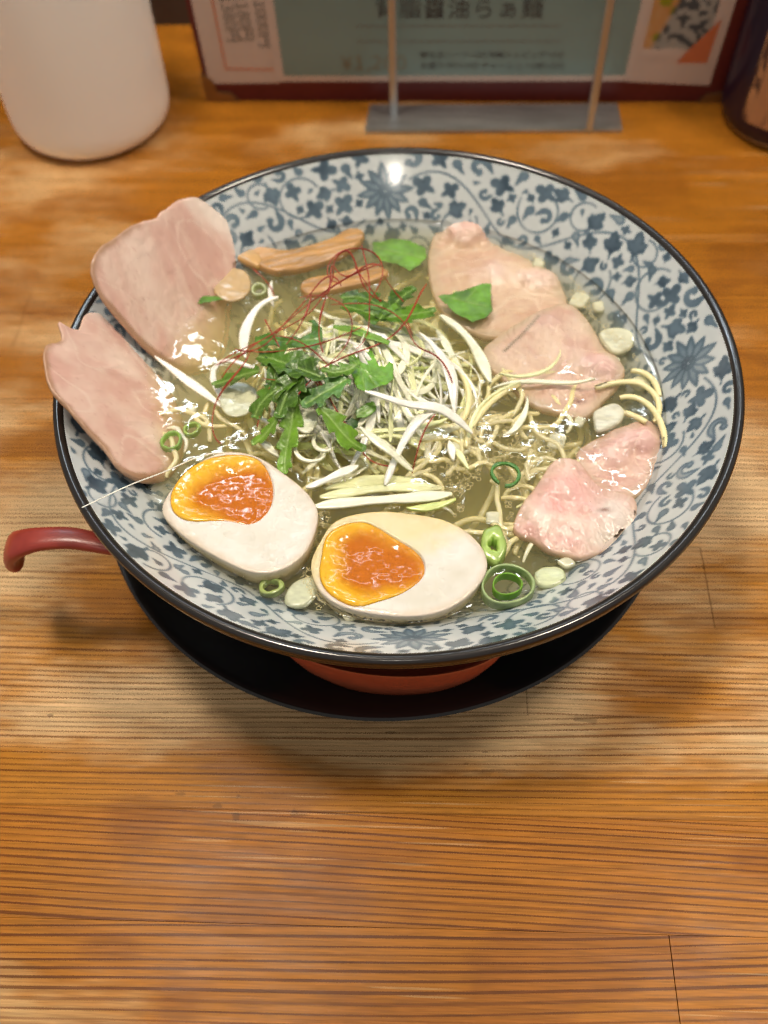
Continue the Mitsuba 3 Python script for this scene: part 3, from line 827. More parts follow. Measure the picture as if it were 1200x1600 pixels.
leek(px3((405, 685, 0.2), (420, 700, 0.9), (436, 715, 0.6)), 0.00110, 0.0006, 'm_leek_2', 'short white leek shred beside the tip of the drooping stalk', n=12)
# the flat leek bundle behind the right egg
for i, (pts, mat, w) in enumerate((
        (((490, 792, 0.9), (560, 784, 1.5), (640, 778, 1.6), (706, 772, 1.2)), 'm_leek_2', 0.0019), (((500, 778, -1.1), (560, 768, -0.9), (620, 762, -0.9), (690, 764, -1.1)), 'm_leek_1', 0.0019),
        (((508, 765, -2.0), (580, 752, -1.8), (660, 752, -1.9)), 'm_leek_1', 0.0018), (((635, 795, 0.9), (675, 792, 1.4), (712, 780, 1.4)), 'm_leek_3', 0.0011))):
    leek(px3(*pts), w, 0.0006, mat, ('pale leek ribbon nearest the right egg', 'pale green leek ribbon in the middle of the flat bundle', 'pale green leek ribbon farthest from the right egg', 'bright green leek end beside the right egg')[i], name='leek_ribbon', wet_=True)
# translucent slices
def sliver(name, label, cat, px, h, thick, mat, colour, bend=0.0, rim=None, res=0.0005, seed=0, height=None):
    O = closed_spline(at2(px, LEVEL + h * 1e-3), 60)
    c = O.mean(0)
    md = height or (lambda x, y: LEVEL + h * 1e-3 + bend * ((x - c[0]) ** 2 + (y - c[1]) ** 2) / 1e-4 * 1e-3)
    v, f, d, up_ = slab(O, lambda x, y: md(x, y) + 0.00025 * N3(np.c_[x, y], 240, seed), dome(thick / 2, rim or thick * 0.5), dome(thick / 2, rim or thick * 0.5), res, rim or thick * 0.5)
    p = v[:, :2]
    cc = lerp(np.asarray(colour) * 0.88, np.minimum(np.asarray(colour) * 1.1, 0.92), np.clip(0.5 + N3(p * (1, 3), 400, seed + 1), 0, 1))
    cc = lerp(cc, np.asarray(colour) * 0.8, 0.4 * (1 - sst(0, 0.0012, d)))
    k_ = add(name, (v, f), mat, True, color=cc)
    tag(k_, label, cat)
    wet(v)
    return k_


scene['m_pale'] = vcol(0.22, 0.5, 0.8, 0.95)
sliver('leek_slice', 'translucent rounded leek slice left of the drooping green stalk', 'leek', [(348, 612), (365, 598), (388, 600), (402, 612), (398, 632), (382, 648), (360, 650), (345, 635)], 2.2, 0.0008, 'm_pale', (0.56, 0.58, 0.40), bend=-0.5, seed=3)
sliver('leek_slice', 'translucent leek slice under the front tip of the heap leaves', 'leek', [(455, 640), (475, 628), (492, 640), (496, 660), (480, 676), (462, 668)], 7.5, 0.0008, 'm_pale', (0.70, 0.72, 0.54), bend=-0.6, seed=4)
sliver('onion_piece', 'square white onion piece between the two right pork slices', 'onion', [(928, 644), (940, 637), (964, 632), (974, 642), (973, 656), (950, 672), (932, 676), (927, 660)], 0.1, 0.0020, 'm_pale', (0.58, 0.57, 0.44), seed=5)
sliver('onion_piece', 'square pale onion piece near the right wall, just under the broth', 'onion', [(936, 522), (960, 514), (984, 519), (986, 544), (958, 553), (944, 540)], -1.5, 0.0022, 'm_pale', (0.64, 0.64, 0.46), seed=6)
sliver('onion_piece', 'pale translucent onion piece between the two egg halves', 'onion', [(448, 925), (470, 905), (490, 904), (497, 920), (488, 940), (464, 952), (446, 944)], -1.2, 0.0024, 'm_pale', (0.52, 0.55, 0.38), seed=8)
sliver('onion_piece', 'pale green onion piece behind the green scallion ring', 'onion', [(836, 896), (858, 886), (880, 892), (884, 908), (862, 920), (838, 914)], -1.3, 0.0024, 'm_pale', (0.58, 0.64, 0.40), seed=9)
sliver('onion_piece', 'thin tan onion round floating below the bamboo shoots', 'onion', [(333, 446), (340, 428), (360, 420), (382, 424), (392, 442), (386, 462), (364, 472), (342, 466)], -0.5, 0.0010, 'm_pale', (0.46, 0.32, 0.15), seed=10)

rng = np.random.default_rng(58)
for i, (x, y) in enumerate(((905, 470), (935, 480), (958, 565), (905, 660), (870, 690), (842, 410), (735, 640), (770, 810), (720, 700), (640, 960), (300, 640), (545, 965), (1000, 600), (885, 880))):
    a_ = rng.uniform(0, 6.28); r_ = rng.uniform(8, 15)
    qd = [(x + r_ * math.cos(a_ + b) * (1.3 if k % 2 else 0.9), y + 0.85 * r_ * math.sin(a_ + b)) for k, b in enumerate((0, 0.7, 1.57, 2.3, 3.1, 3.9, 4.7, 5.5))]
    sliver('onion_piece', ('translucent chopped onion bit sunk near the back right wall', 'second chopped onion bit sunk near the back right wall', 'chopped onion bit sunk beside the square onion at the right wall', 'chopped onion bit under the front of the slit pork slice', 'chopped onion bit between the slit slice and the fatty slice', 'chopped onion bit at the outer edge of the lobed pork slice', 'chopped onion bit at the right foot of the heap', 'chopped onion bit left of the fatty pork slice', 'chopped onion bit in the bubbles before the heap',
                           'chopped onion bit at the front wall under the right egg', 'chopped onion bit beside the sunk green rings on the left', 'chopped onion bit sunk left of the front of the right egg', 'chopped onion bit under the noodles at the right wall', 'chopped onion bit in front of the fatty pork slice')[i], 'onion', qd, -2.6, 0.0016, 'm_pale', (0.66, 0.66, 0.50), seed=70 + i)

# ---------------------------------------------------------------- bamboo shoots
def bamboo(label, px, h, thick, seed, colour=(0.40, 0.22, 0.078)):
    O = closed_spline(at2(px, LEVEL + h * 1e-3), 80)
    u_ = O - O.mean(0); ax = np.linalg.svd(u_)[2][0]
    v, f, d, up_ = slab(O, lambda x, y: LEVEL + h * 1e-3 + 0.0006 * N3(np.c_[x, y], 60, seed), lambda d, x, y: dome(thick / 2, 0.0010)(d, x, y) + 0.00022 * N3(np.c_[x, y] @ np.array([[ax[0], -ax[1] * 8], [ax[1], ax[0] * 8]]) , 120, seed + 1), dome(thick / 2, 0.001), 0.0005, 0.0010)
    q = (v[:, :2] @ np.array([[ax[0], -ax[1] * 8], [ax[1], ax[0] * 8]]))
    cc = lerp(np.asarray(colour) * 0.72, np.minimum(1, np.asarray(colour) * 1.3), np.clip(0.5 + 0.9 * N3(q, 90, seed + 2), 0, 1))
    k_ = add('bamboo_shoot', (v, f), 'm_wet', True, color=cc)
    tag(k_, label, 'bamboo shoot'); wet(v)


bamboo('long brown bamboo shoot strip at the back of the broth', [(398, 392), (440, 394), (480, 388), (520, 374), (552, 360), (567, 364), (566, 380), (540, 400), (500, 416), (460, 426), (425, 428), (402, 418), (390, 404)], -0.5, 0.0034, 41)
bamboo('short brown bamboo shoot tip lying against the larger leaning pork slice', [(356, 378), (374, 380), (396, 392), (410, 408), (404, 420), (384, 414), (364, 404), (352, 390)], 0.2, 0.0030, 47, (0.44, 0.26, 0.09))
bamboo('thin brown bamboo shoot strip behind the leek heap', [(470, 446), (505, 432), (545, 424), (590, 418), (608, 428), (590, 440), (545, 452), (500, 462), (474, 460)], -0.7, 0.0030, 53)

# ---------------------------------------------------------------- green leaves
def leaf_piece(label, px, height, seed, colour=(0.075, 0.22, 0.018), veins=(), curl=0.0012, z0=None, smooth=False, name='green_leaf', group=None):
    """height: mm over the heap, or a function of (px, py) pairs given as [(px, py, mm over broth)] to interpolate"""
    if np.ndim(height):
        H = np.asarray(height, float)
        z_m = LEVEL + H[:, 2].mean() * 1e-3
        W = np.array([at(x, y, LEVEL + h * 1e-3) for x, y, h in H])
        A = np.c_[W[:, :2] - W[:, :2].mean(0), np.ones(len(W))]
        co = np.linalg.lstsq(A, W[:, 2], rcond=None)[0]
        base = W[:, :2].mean(0)
        hfun = lambda x, y: co[2] + (x - base[0]) * co[0] + (y - base[1]) * co[1]
        O = []
        for x, y in px:                       # meet the tilted plane
            n_ = np.array([-co[0], -co[1], 1.0])
            O.append(on_plane(x, y, (base[0], base[1], co[2]), n_)[:2])
        P = lambda x, y: on_plane(x, y, (base[0], base[1], co[2]), np.array([-co[0], -co[1], 1.0]))[:2]
    else:
        cpx = np.mean(px, 0)
        zc = LEVEL + 0.008
        for _ in range(6):
            w = at(cpx[0], cpx[1], zc); zc = heap(w[0], w[1]) + height * 1e-3
        O = [at(x, y, zc)[:2] for x, y in px]
        P = lambda x, y: at(x, y, zc)[:2]
        hfun = lambda x, y: 0.5 * zc + 0.5 * (heap(x, y) + height * 1e-3)
    O = np.array(O)
    if smooth: O = closed_spline(O, 90)
    if not smooth: O = np.array(Polygon(O).exterior.segmentize(0.0006).coords)[:-1]
    O = O + 0.00050 * np.c_[N3(O, 520, seed), N3(O, 520, seed + 1)]
    V = [np.array([P(*a) for a in line]) for line in veins]
    vt = cKDTree(np.vstack([np.array(shapely.LineString(l).segmentize(0.0001).coords) for l in V])) if V else None

    def mid(x, y):
        p = np.c_[x, y]
        z = hfun(x, y) + curl * N3(p, 80, seed + 2) + 0.00030 * N3(p, 260, seed + 3) + 0.00010 * N3(p, 900, seed + 4)
        if vt is not None: z = z - 0.00022 * np.exp(-(vt.query(p)[0] / 0.00035) ** 2)
        return z

    v, f, d, up_ = slab(O, mid, dome(0.00016, 0.0003), dome(0.00016, 0.0003), 0.00045, 0.0003)
    p = v[:, :2]
    cc = lerp(np.asarray(colour) * 0.62, np.asarray(colour) * 1.55, np.clip(0.5 + 0.75 * N3(p, 150, seed + 5) + 0.25 * N3(p, 800, seed + 6, 2), 0, 1))
    if vt is not None:
        cc = lerp(cc, (0.22, 0.36, 0.08), 0.6 * np.exp(-(vt.query(p)[0] / 0.00028) ** 2))
    k_ = add(name, (v, f), 'm_leaf', True, color=cc)
    tag(k_, label, 'leaf', group); 
    return k_


scene['m_leaf'] = {'type': 'twosided', 'bsdf': speckle(1, 0.00016, 500, 1400, vcol(0.34, 0.45, 0.25, 0.9))}
G1, G2 = (0.060, 0.165, 0.012), (0.095, 0.23, 0.018)
leaf_piece('pointed green leaf lying on the right pork in the broth', [(684, 462), (705, 460), (728, 452), (750, 444), (768, 442), (766, 465), (770, 486), (758, 498), (738, 502), (720, 494), (704, 484)], [(690, 462, 1.2), (765, 450, 1.6), (740, 500, 1.0)], 205, G2, [[(690, 464), (760, 478)], [(728, 470), (745, 450)]], curl=0.0007)
leaf_piece('bright green leaf with a round notch near the middle of the heap', [(545, 556), (562, 548), (580, 545), (586, 560), (592, 572), (602, 574), (608, 562), (610, 548), (614, 568), (616, 592), (604, 600), (588, 606), (572, 612), (558, 606), (548, 582)], [(550, 560, 14.5), (612, 560, 14.0), (580, 610, 14.0)], 209, (0.12, 0.30, 0.02), [[(548, 560), (575, 585), (590, 605)], [(556, 552), (572, 610)]], curl=0.0008)
leaf_piece('curled dark green leaf arching over the left of the heap', [(398, 524), (420, 520), (446, 526), (470, 528), (486, 518), (488, 506), (478, 500), (492, 500), (502, 512), (504, 532), (494, 546), (470, 546), (440, 542), (415, 538), (398, 536)], [(400, 530, 11), (500, 510, 15), (500, 545, 14.5)], 213, G1, [[(402, 530), (450, 534), (496, 530)]], curl=0.0012)
leaf_piece('green leaf sunk in the broth behind the red threads', [(582, 378), (610, 372), (640, 376), (664, 388), (668, 402), (655, 416), (640, 424), (618, 410), (596, 406), (584, 394)], [(585, 385, -1.6), (665, 395, -2.2), (630, 420, -1.8)], 241, (0.12, 0.30, 0.03), [[(588, 386), (630, 396), (660, 404)]], curl=0.0010)
leaf_piece('tiny dark green leaf scrap at the inner edge of the larger leaning pork slice', [(300, 466), (318, 462), (340, 464), (350, 470), (330, 474), (308, 474)], [(300, 468, 1.4), (350, 468, 0.8), (325, 474, 1.0)], 245, G1)
leaf_piece('tiny dark curled leaf scrap on the front slope of the heap', [(541, 656), (550, 652), (559, 658), (558, 668), (549, 672), (542, 666)], [(541, 660, 8.0), (559, 660, 7.0), (550, 670, 6.5)], 249, (0.03, 0.09, 0.015))

def frond(label, pts, w, teeth, seed, colour, fold=0.35):
    """a jagged piece of leaf along a path of (px, py, mm over the broth), w mm half wide"""
    q = spline(px3(*pts), 90)
    d2 = np.gradient(q[:, :2], axis=0); d2 /= np.linalg.norm(d2, axis=1, keepdims=True)
    nn = np.c_[-d2[:, 1], d2[:, 0]]
    t = np.linspace(0, 1, 90)
    r_ = np.random.default_rng(seed)
    sides = []
    for sg in (1, -1):
        ph = (t * teeth + r_.uniform(0, 1)) % 1
        saw = np.interp(ph, [0, 0.12, 0.70, 0.86, 1.0], [0.46, 0.55, 0.95, 1.0, 0.46])
        base = np.clip(np.sin(np.pi * np.clip(t * 0.94 + 0.05, 0, 1)) ** 0.5, 0.12, 1)
        wid = w * 1.7e-3 * base * saw * (1 + 0.3 * N3(np.c_[t * 5, t * 0 + sg], 1.0, seed))
        fwd = w * 1e-3 * 0.55 * saw
        sides.append(q[:, :2] + sg * nn * wid[:, None] + d2 * fwd[:, None])
    O = np.vstack([sides[0], sides[1][::-1]])
    g = Polygon(O).buffer(0.00012).buffer(-0.00008)
    if g.geom_type != 'Polygon': g = max(g.geoms, key=lambda k: k.area)
    O = np.array(g.exterior.segmentize(0.0004).coords)[:-1]
    O = O + 0.00016 * np.c_[N3(O, 900, seed), N3(O, 900, seed + 1)]
    kt = cKDTree(q[:, :2])

    def mid(x, y):
        p = np.c_[x, y]
        dd_, ix = kt.query(p)
        z = q[ix, 2] + fold * dd_ * (0.6 + 0.8 * N3(p, 120, seed + 2)) + 0.0006 * N3(p, 160, seed + 3) + 0.00022 * N3(p, 480, seed + 4)
        return z - 0.00025 * np.exp(-(dd_ / 0.0003) ** 2)

    v, f, d, up_ = slab(O, mid, dome(0.00013, 0.00025), dome(0.00013, 0.00025), 0.00040, 0.00025)
    p = v[:, :2]
    dd_, ix = kt.query(p)
    cc = lerp(np.asarray(colour) * 0.60, np.asarray(colour) * 1.6, np.clip(0.5 + 0.9 * N3(p, 170, seed + 5) + 0.25 * N3(p, 900, seed + 6, 2), 0, 1))
    rib = np.abs(((t[ix] * teeth * 2 + dd_ / (w * 1e-3)) % 1) - 0.5)
    cc = lerp(cc, (0.17, 0.30, 0.06), 0.35 * (1 - sst(0.05, 0.13, rib)))
    cc = lerp(cc, (0.27, 0.42, 0.11), 0.8 * np.exp(-(dd_ / 0.00034) ** 2))
    tag(add('green_leaf', (v, f), 'm_leaf', True, color=cc), label, 'leaf')


DK, MD, BR = (0.046, 0.112, 0.008), (0.068, 0.160, 0.010), (0.105, 0.225, 0.014)
frond('jagged dark green leaf at the back right of the heap', ((528, 478, 12.5), (560, 484, 14.5), (600, 494, 16), (640, 492, 14), (676, 486, 11)), 3.3, 4, 301, MD)
frond('jagged green leaf tip standing up at the back right of the heap', ((590, 502, 16.5), (612, 480, 14.5), (632, 462, 12), (645, 452, 10)), 2.4, 3, 302, DK)
frond('green leaf strip at the back of the heap under the highest threads', ((530, 468, 11), (552, 464, 11), (578, 470, 12.5), (604, 486, 15)), 2.2, 3, 303, DK)
frond('dark green frond in the middle of the heap under the thread bundle', ((396, 556, 12.5), (430, 562, 14.5), (465, 574, 16), (500, 588, 16.5)), 3.4, 4, 304, DK)
frond('dark green frond crossing the middle one towards the front', ((488, 552, 16.5), (468, 580, 15.5), (450, 612, 13.5), (436, 648, 10)), 3.0, 4, 305, DK)
frond('green frond bending left at the front left of the heap', ((470, 592, 15.5), (440, 604, 13.5), (415, 622, 11), (398, 650, 7)), 2.8, 4, 306, MD)
frond('pale veined green frond on the front of the heap', ((552, 586, 17), (528, 600, 16), (502, 616, 15), (478, 632, 13)), 3.0, 3, 307, (0.080, 0.195, 0.040))
frond('bright green frond hanging down the front of the heap', ((492, 634, 13.5), (515, 652, 12), (535, 676, 9), (566, 700, 4.6)), 2.5, 3, 308, BR)
frond('long green frond drooping down the front left of the heap', ((452, 606, 13.5), (458, 640, 10), (452, 680, 6), (446, 738, 1.0)), 2.3, 4, 309, BR)
frond('thin green frond drooping beside the long one', ((438, 640, 10.5), (425, 664, 7.5), (410, 682, 4.5), (396, 694, 2.5)), 1.5, 3, 310, BR)
frond('small green frond pointing left out of the heap', ((408, 580, 10.5), (385, 584, 8.5), (360, 592, 6.3), (334, 600, 4.2)), 2.0, 3, 311, MD)
frond('dark green frond at the left end of the thread bundle', ((402, 540, 12.5), (420, 552, 13.5), (430, 580, 13), (420, 612, 10.5)), 2.2, 3, 312, DK)
frond('short green frond between the bright notched leaf and the pale one', ((560, 566, 17), (545, 578, 17), (528, 582, 17), (505, 578, 16.5)), 1.9, 3, 313, MD)
leaf_piece('narrow dark green leaf strip beside the middle of the heap', [(420, 556), (434, 552), (452, 566), (470, 584), (482, 600), (474, 608), (456, 598), (438, 582), (424, 568)], 4.2, 261, (0.045, 0.13, 0.012), [[(426, 558), (476, 602)]], curl=0.0012)
leaf_piece('dark green leaf tucked below the broad middle leaf', [(412, 600), (430, 596), (452, 604), (476, 606), (496, 618), (488, 632), (470, 640), (448, 632), (430, 622), (416, 614)], 2.6, 265, (0.05, 0.145, 0.012), [[(414, 604), (450, 618), (490, 624)]], curl=0.0016)
leaf_piece('slim green stem lying across the heap behind the notched leaf', [(520, 500), (540, 504), (580, 520), (610, 530), (606, 538), (574, 530), (538, 516), (520, 508)], 3.0, 269, (0.13, 0.28, 0.03), [[(522, 504), (606, 534)]], curl=0.0005)
leaf_piece('small green leaf tip on the heap between the bright leaf and the long leek shred', [(556, 640), (572, 632), (590, 630), (586, 642), (570, 650), (558, 650)], 2.4, 281, G2, [[(558, 646), (588, 634)]], curl=0.0006)

# ---------------------------------------------------------------- red chilli threads
scene['m_chilli'] = {'type': 'principled', 'base_color': proc(lambda p, n, uv: mix((0.22, 0.016, 0.008), (0.42, 0.046, 0.022), noise(p.x * 420, p.y * 420, p.z * 420))), 'roughness': 0.38, 'specular': 0.5}


def q4(*pts):
    """points read off the enlarged middle of the photograph, with a height in mm over the broth"""
    return px3(*[(320 + a / 3.0, 360 + b / 3.0, h) for a, b, h in pts])


THREADS = [
    [(60, 630, 9), (170, 560, 13), (300, 495, 16), (420, 400, 19), (560, 290, 22), (620, 250, 24), (760, 178, 26), (830, 155, 26)],
    [(80, 690, 9), (180, 575, 13.5), (330, 480, 17), (480, 395, 20), (560, 300, 22), (600, 220, 25), (615, 130, 28), (660, 95, 29), (705, 150, 28), (745, 260, 24), (830, 330, 19)],
    [(735, 70, 29), (755, 150, 27.5), (772, 260, 25), (772, 350, 22), (768, 450, 19), (710, 555, 17.5)],
    [(640, 250, 24), (575, 200, 26), (615, 115, 28.5), (700, 85, 29.5), (790, 105, 29), (832, 165, 27.5), (805, 280, 24), (772, 335, 22)],
    [(445, 315, 21), (560, 310, 21.5), (640, 345, 21), (688, 420, 20), (680, 500, 18.5), (630, 580, 17.5), (555, 650, 16.5)],
    [(570, 310, 21), (545, 390, 20), (535, 470, 18.5), (555, 572, 16.5)],
    [(590, 348, 18), (700, 342, 18.5), (800, 352, 18), (900, 400, 17.5), (950, 460, 17), (1000, 545, 15), (1070, 580, 13), (1140, 660, 10), (1166, 742, 6)],
    [(1040, 252, 15), (980, 360, 16.5), (920, 455, 17), (840, 520, 17), (750, 558, 17), (640, 600, 16.8), (540, 650, 16), (430, 690, 15), (270, 692, 13.5)],
    [(280, 415, 15.5), (325, 500, 15.8), (352, 552, 15)],
    [(325, 495, 16), (440, 520, 16.6), (520, 575, 16.6), (588, 640, 16)],
    [(140, 555, 12), (260, 570, 14), (400, 560, 16), (540, 530, 17.5), (640, 495, 18), (740, 452, 18.5)],
    [(215, 560, 13.5), (110, 715, 9), (60, 790, 6), (36, 880, 3), (44, 960, 1.2), (78, 1002, 0.6)],
    [(305, 735, 12.5), (272, 825, 9), (245, 922, 6)],
    [(480, 655, 15.5), (560, 740, 14), (615, 840, 11.5), (665, 912, 9)],
    [(228, 180, 2), (270, 220, 3), (305, 262, 4), (325, 312, 5)],
    [(1080, 862, 9.5), (1030, 940, 7), (995, 1040, 4), (972, 1138, 1.0)],
    [(742, 1040, 4.5), (790, 1085, 3), (840, 1102, 2.2), (892, 1108, 1.6)],
    [(700, 165, 26), (770, 265, 23), (825, 335, 19)],
    [(835, 205, 25), (885, 280, 19), (932, 335, 16)],
    [(545, 295, 22), (590, 215, 25), (598, 165, 26.5), (625, 195, 26), (665, 215, 26), (740, 175, 27), (825, 168, 27)],
    [(425, 785, 13), (480, 720, 15), (530, 670, 16)],
    [(380, 712, 13.6), (430, 650, 15), (468, 555, 16.4)],
    [(265, 622, 13.4), (380, 630, 14.6), (480, 665, 15.4), (550, 735, 14.6), (585, 790, 13)],
    [(48, 632, 8.4), (130, 600, 11), (230, 558, 13.6)],
    [(160, 565, 13), (300, 520, 15.4), (380, 430, 18), (470, 330, 21.4), (520, 265, 23.4), (580, 215, 25), (640, 262, 23)],
    [(500, 300, 22), (460, 420, 19), (410, 500, 17), (355, 565, 15.2)],
    [(0, 330, 0.8), (12, 332, 0.9)],
    [(330, 590, 14), (420, 640, 15.2), (500, 690, 15), (548, 770, 13.6)],
    [(950, 430, 17), (965, 470, 16.4), (975, 492, 15)],
]
CH = ('in the highest loop at the back', 'over the right of the heap', 'in the bundle left of the highest loop', 'over the dark leaves at the front left')
for i, t in enumerate(THREADS):
    if i == 26: continue
    q = spline(q4(*t), 70)
    k_ = add('chilli_thread', tube(q, 0.00030 * (1 + 0.25 * np.sin(np.linspace(0, 9, 70) + i)), 0.00018, 6, taper=0.45, twist=2.5), 'm_chilli', True)
    lab = {11: 'hair thin red chilli thread hanging down left of the heap into the broth', 14: 'short red chilli thread standing apart behind the heap at the left', 15: 'red chilli thread hanging from the long bright leek shred',
           16: 'short red chilli thread touching the broth in front of the heap', 6: 'long red chilli thread curving down the right side of the heap'}.get(i)
    tag(k_, lab or 'hair thin red chilli thread ' + CH[0 if np.mean([a_[1] for a_ in t]) < 250 else 1 if np.mean([a_[0] for a_ in t]) > 560 else 2 if np.mean([a_[1] for a_ in t]) < 540 else 3], 'chilli thread', None if lab else 'red chilli threads tangled on the heap')

# ---------------------------------------------------------------- scallion rings
def scallion(label, px, py, rx, ry, h, wall, height, colour, inner=None, tilt=(0, 0), seed=0, arc=None):
    c = at(px, py, LEVEL + h * 1e-3)
    R = rx / 5650.0
    n, a0, a1 = 72, *(arc or (0, 2 * math.pi))
    a = np.linspace(a0, a1, n, endpoint=arc is not None)
    sec = [(-1, -1), (-0.6, -1.15), (0.6, -1.15), (1, -1), (1.05, 0), (1, 0.9), (0.5, 1.12), (-0.5, 1.12), (-1, 0.9), (-1.05, 0)]
    rad = (1 + 0.05 * np.sin(2 * a + seed) + 0.03 * np.sin(3 * a + 2 * seed))
    rings = []
    for (s, t) in sec:
        r_ = R * rad - wall / 2 + s * wall / 2 * (1 + 0.15 * np.sin(5 * a + seed))
        x, y, z = r_ * np.cos(a), r_ * np.sin(a) * (ry / rx) * 1.22, np.full(n, t * height / 2)
        rings.append(np.stack([x, y, z + x * tilt[0] + y * tilt[1]], -1))
    v = np.stack(rings, 1).reshape(-1, 3) + c
    m = len(sec)
    i, j = np.meshgrid(np.arange(n if arc is None else n - 1), np.arange(m), indexing='ij')
    i2 = (i + 1) % n
    q = np.stack([i * m + j, i2 * m + j, i2 * m + (j + 1) % m, i * m + (j + 1) % m], -1).reshape(-1, 4)
    f = np.vstack([q[:, [0, 1, 2]], q[:, [0, 2, 3]]])
    s_ = np.tile(np.array([s for s, t in sec]), n)
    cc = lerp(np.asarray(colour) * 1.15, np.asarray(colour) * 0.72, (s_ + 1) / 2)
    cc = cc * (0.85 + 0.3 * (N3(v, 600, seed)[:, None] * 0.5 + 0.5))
    k_ = new_key('scallion_ring')
    if inner is None:
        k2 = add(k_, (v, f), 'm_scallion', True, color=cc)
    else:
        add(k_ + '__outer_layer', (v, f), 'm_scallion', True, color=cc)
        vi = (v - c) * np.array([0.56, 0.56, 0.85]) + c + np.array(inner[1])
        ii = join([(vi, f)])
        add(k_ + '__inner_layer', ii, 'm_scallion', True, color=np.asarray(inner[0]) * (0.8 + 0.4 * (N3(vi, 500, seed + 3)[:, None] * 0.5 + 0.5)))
    tag(k_, label, 'scallion')
    wet(v)


scene['m_scallion'] = {'type': 'twosided', 'bsdf': vcol(0.24, 0.5, 0.7, 0.95)}
scallion('large pale green scallion ring with a green core at the front right of the bowl', 792, 917, 41, 33, 0.8, 0.0009, 0.0038, (0.30, 0.40, 0.17), ((0.16, 0.36, 0.03), (0.0, 0.0002, -0.0002)), (0.05, -0.05), 1)
scallion('thick bright green scallion piece against the right egg', 770, 857, 20, 30, 0.6, 0.0024, 0.0050, (0.36, 0.52, 0.12), None, (0.1, 0.1), 2)
scallion('thin dark green open scallion ring floating between heap and front right pork', 790, 741, 26, 22, 0.4, 0.0010, 0.0008, (0.055, 0.20, 0.02), None, (0.02, 0.02), 3, arc=(-1.6, 4.2))
scallion('small pale scallion ring glistening behind the heap on the left', 405, 455, 17, 15, 0.4, 0.0010, 0.0024, (0.42, 0.48, 0.25), None, (0, 0), 4)
scallion('green scallion ring sunk in the broth beside the smaller leaning pork slice', 268, 690, 20, 17, -1.3, 0.0009, 0.0020, (0.22, 0.42, 0.05), None, (0, 0), 5)
scallion('small green scallion ring sunk above the first egg', 300, 672, 16, 13, -1.6, 0.0009, 0.0020, (0.30, 0.45, 0.08), None, (0.1, 0), 6)
scallion('pale green scallion ring sunk between the two egg halves', 424, 918, 20, 14, -1.0, 0.0014, 0.0024, (0.34, 0.44, 0.14), None, (0.1, 0), 7)

# ---------------------------------------------------------------- noodles
for k, c in enumerate(((0.80, 0.73, 0.40), (0.76, 0.71, 0.44))):
    scene[f'm_noodle_{k}'] = {'type': 'principled', 'roughness': 0.28, 'specular': 0.5, 'clearcoat': 0.5, 'clearcoat_gloss': 0.94, 'base_color': rgb(*c)}
NO = [(((930, 606, -0.8), (965, 598, -0.5), (1000, 600, 0.0), (1022, 616, 0.3), (1030, 640, 0.2), (1022, 660, -0.6)), 'pale noodle bent along the right wall of the bowl, farther of the pair'),
      (((968, 622, -0.2), (1000, 624, 0.4), (1024, 645, 0.6), (1036, 672, 0.5), (1040, 700, 0.0)), 'pale noodle bent along the right wall of the bowl, nearer of the pair'),
      (((985, 580, -0.8), (1008, 584, -0.3), (1024, 600, 0.1), (1030, 620, 0.0)), 'short pale noodle arching at the right wall of the bowl'),
      (((955, 640, -0.6), (985, 648, -0.3), (1010, 660, -0.4)), 'short noodle between the square onion and the right wall'),
      (((812, 600, -0.6), (775, 622, -0.2), (745, 655, -0.2), (728, 700, -0.8)), 'pale noodle arching out of the broth at the right foot of the heap'),
      (((700, 560, 1.4), (725, 590, 1.0), (733, 625, 0.4), (720, 660, -0.4)), 'pale noodle curving round the right side of the heap')]
for pts, lab in NO:
    tag(add('noodle', tube(spline(px3(*pts), 36), 0.00105, 0.00095, 10, taper=0.15), 'm_noodle_0', True), lab, 'noodle')
rng = np.random.default_rng(31)
for i in range(70):
    r0, a0 = 0.058 * math.sqrt(rng.random()), rng.uniform(0, 6.28)
    th, L = rng.uniform(0, 6.28), rng.uniform(0.03, 0.06)
    n_ = 9
    ang = th + np.cumsum(rng.normal(0, 0.28, n_)) + rng.normal(0, 0.1) * np.arange(n_)
    path = np.c_[np.cos(ang), np.sin(ang)].cumsum(0) * L / n_
    path += np.array([r0 * math.cos(a0), r0 * math.sin(a0)]) - path.mean(0)
    rad = np.hypot(*path.T)
    path *= np.minimum(1, 0.070 / np.maximum(rad, 1e-6))[:, None]
    z = LEVEL - rng.uniform(0.0045, 0.0135) + 0.001 * np.sin(np.arange(n_) * 0.9 + i)
    rad = np.hypot(*path.T)
    z = np.maximum(z, np.interp(rad, _in[:, 0], _in[:, 1]) + 0.0018)
    z = np.minimum(z, LEVEL - 0.0030)
    tag(add('noodle', tube(spline(np.c_[path, z], 34), 0.00100, 0.00090, 8, taper=0.1), f'm_noodle_{i % 2}', True), f'pale thin noodle sunk in the {"back" if path[:, 1].mean() > 0 else "front"} {"right" if path[:, 0].mean() > 0 else "left"} of the broth', 'noodle', 'noodles sunk in the broth')

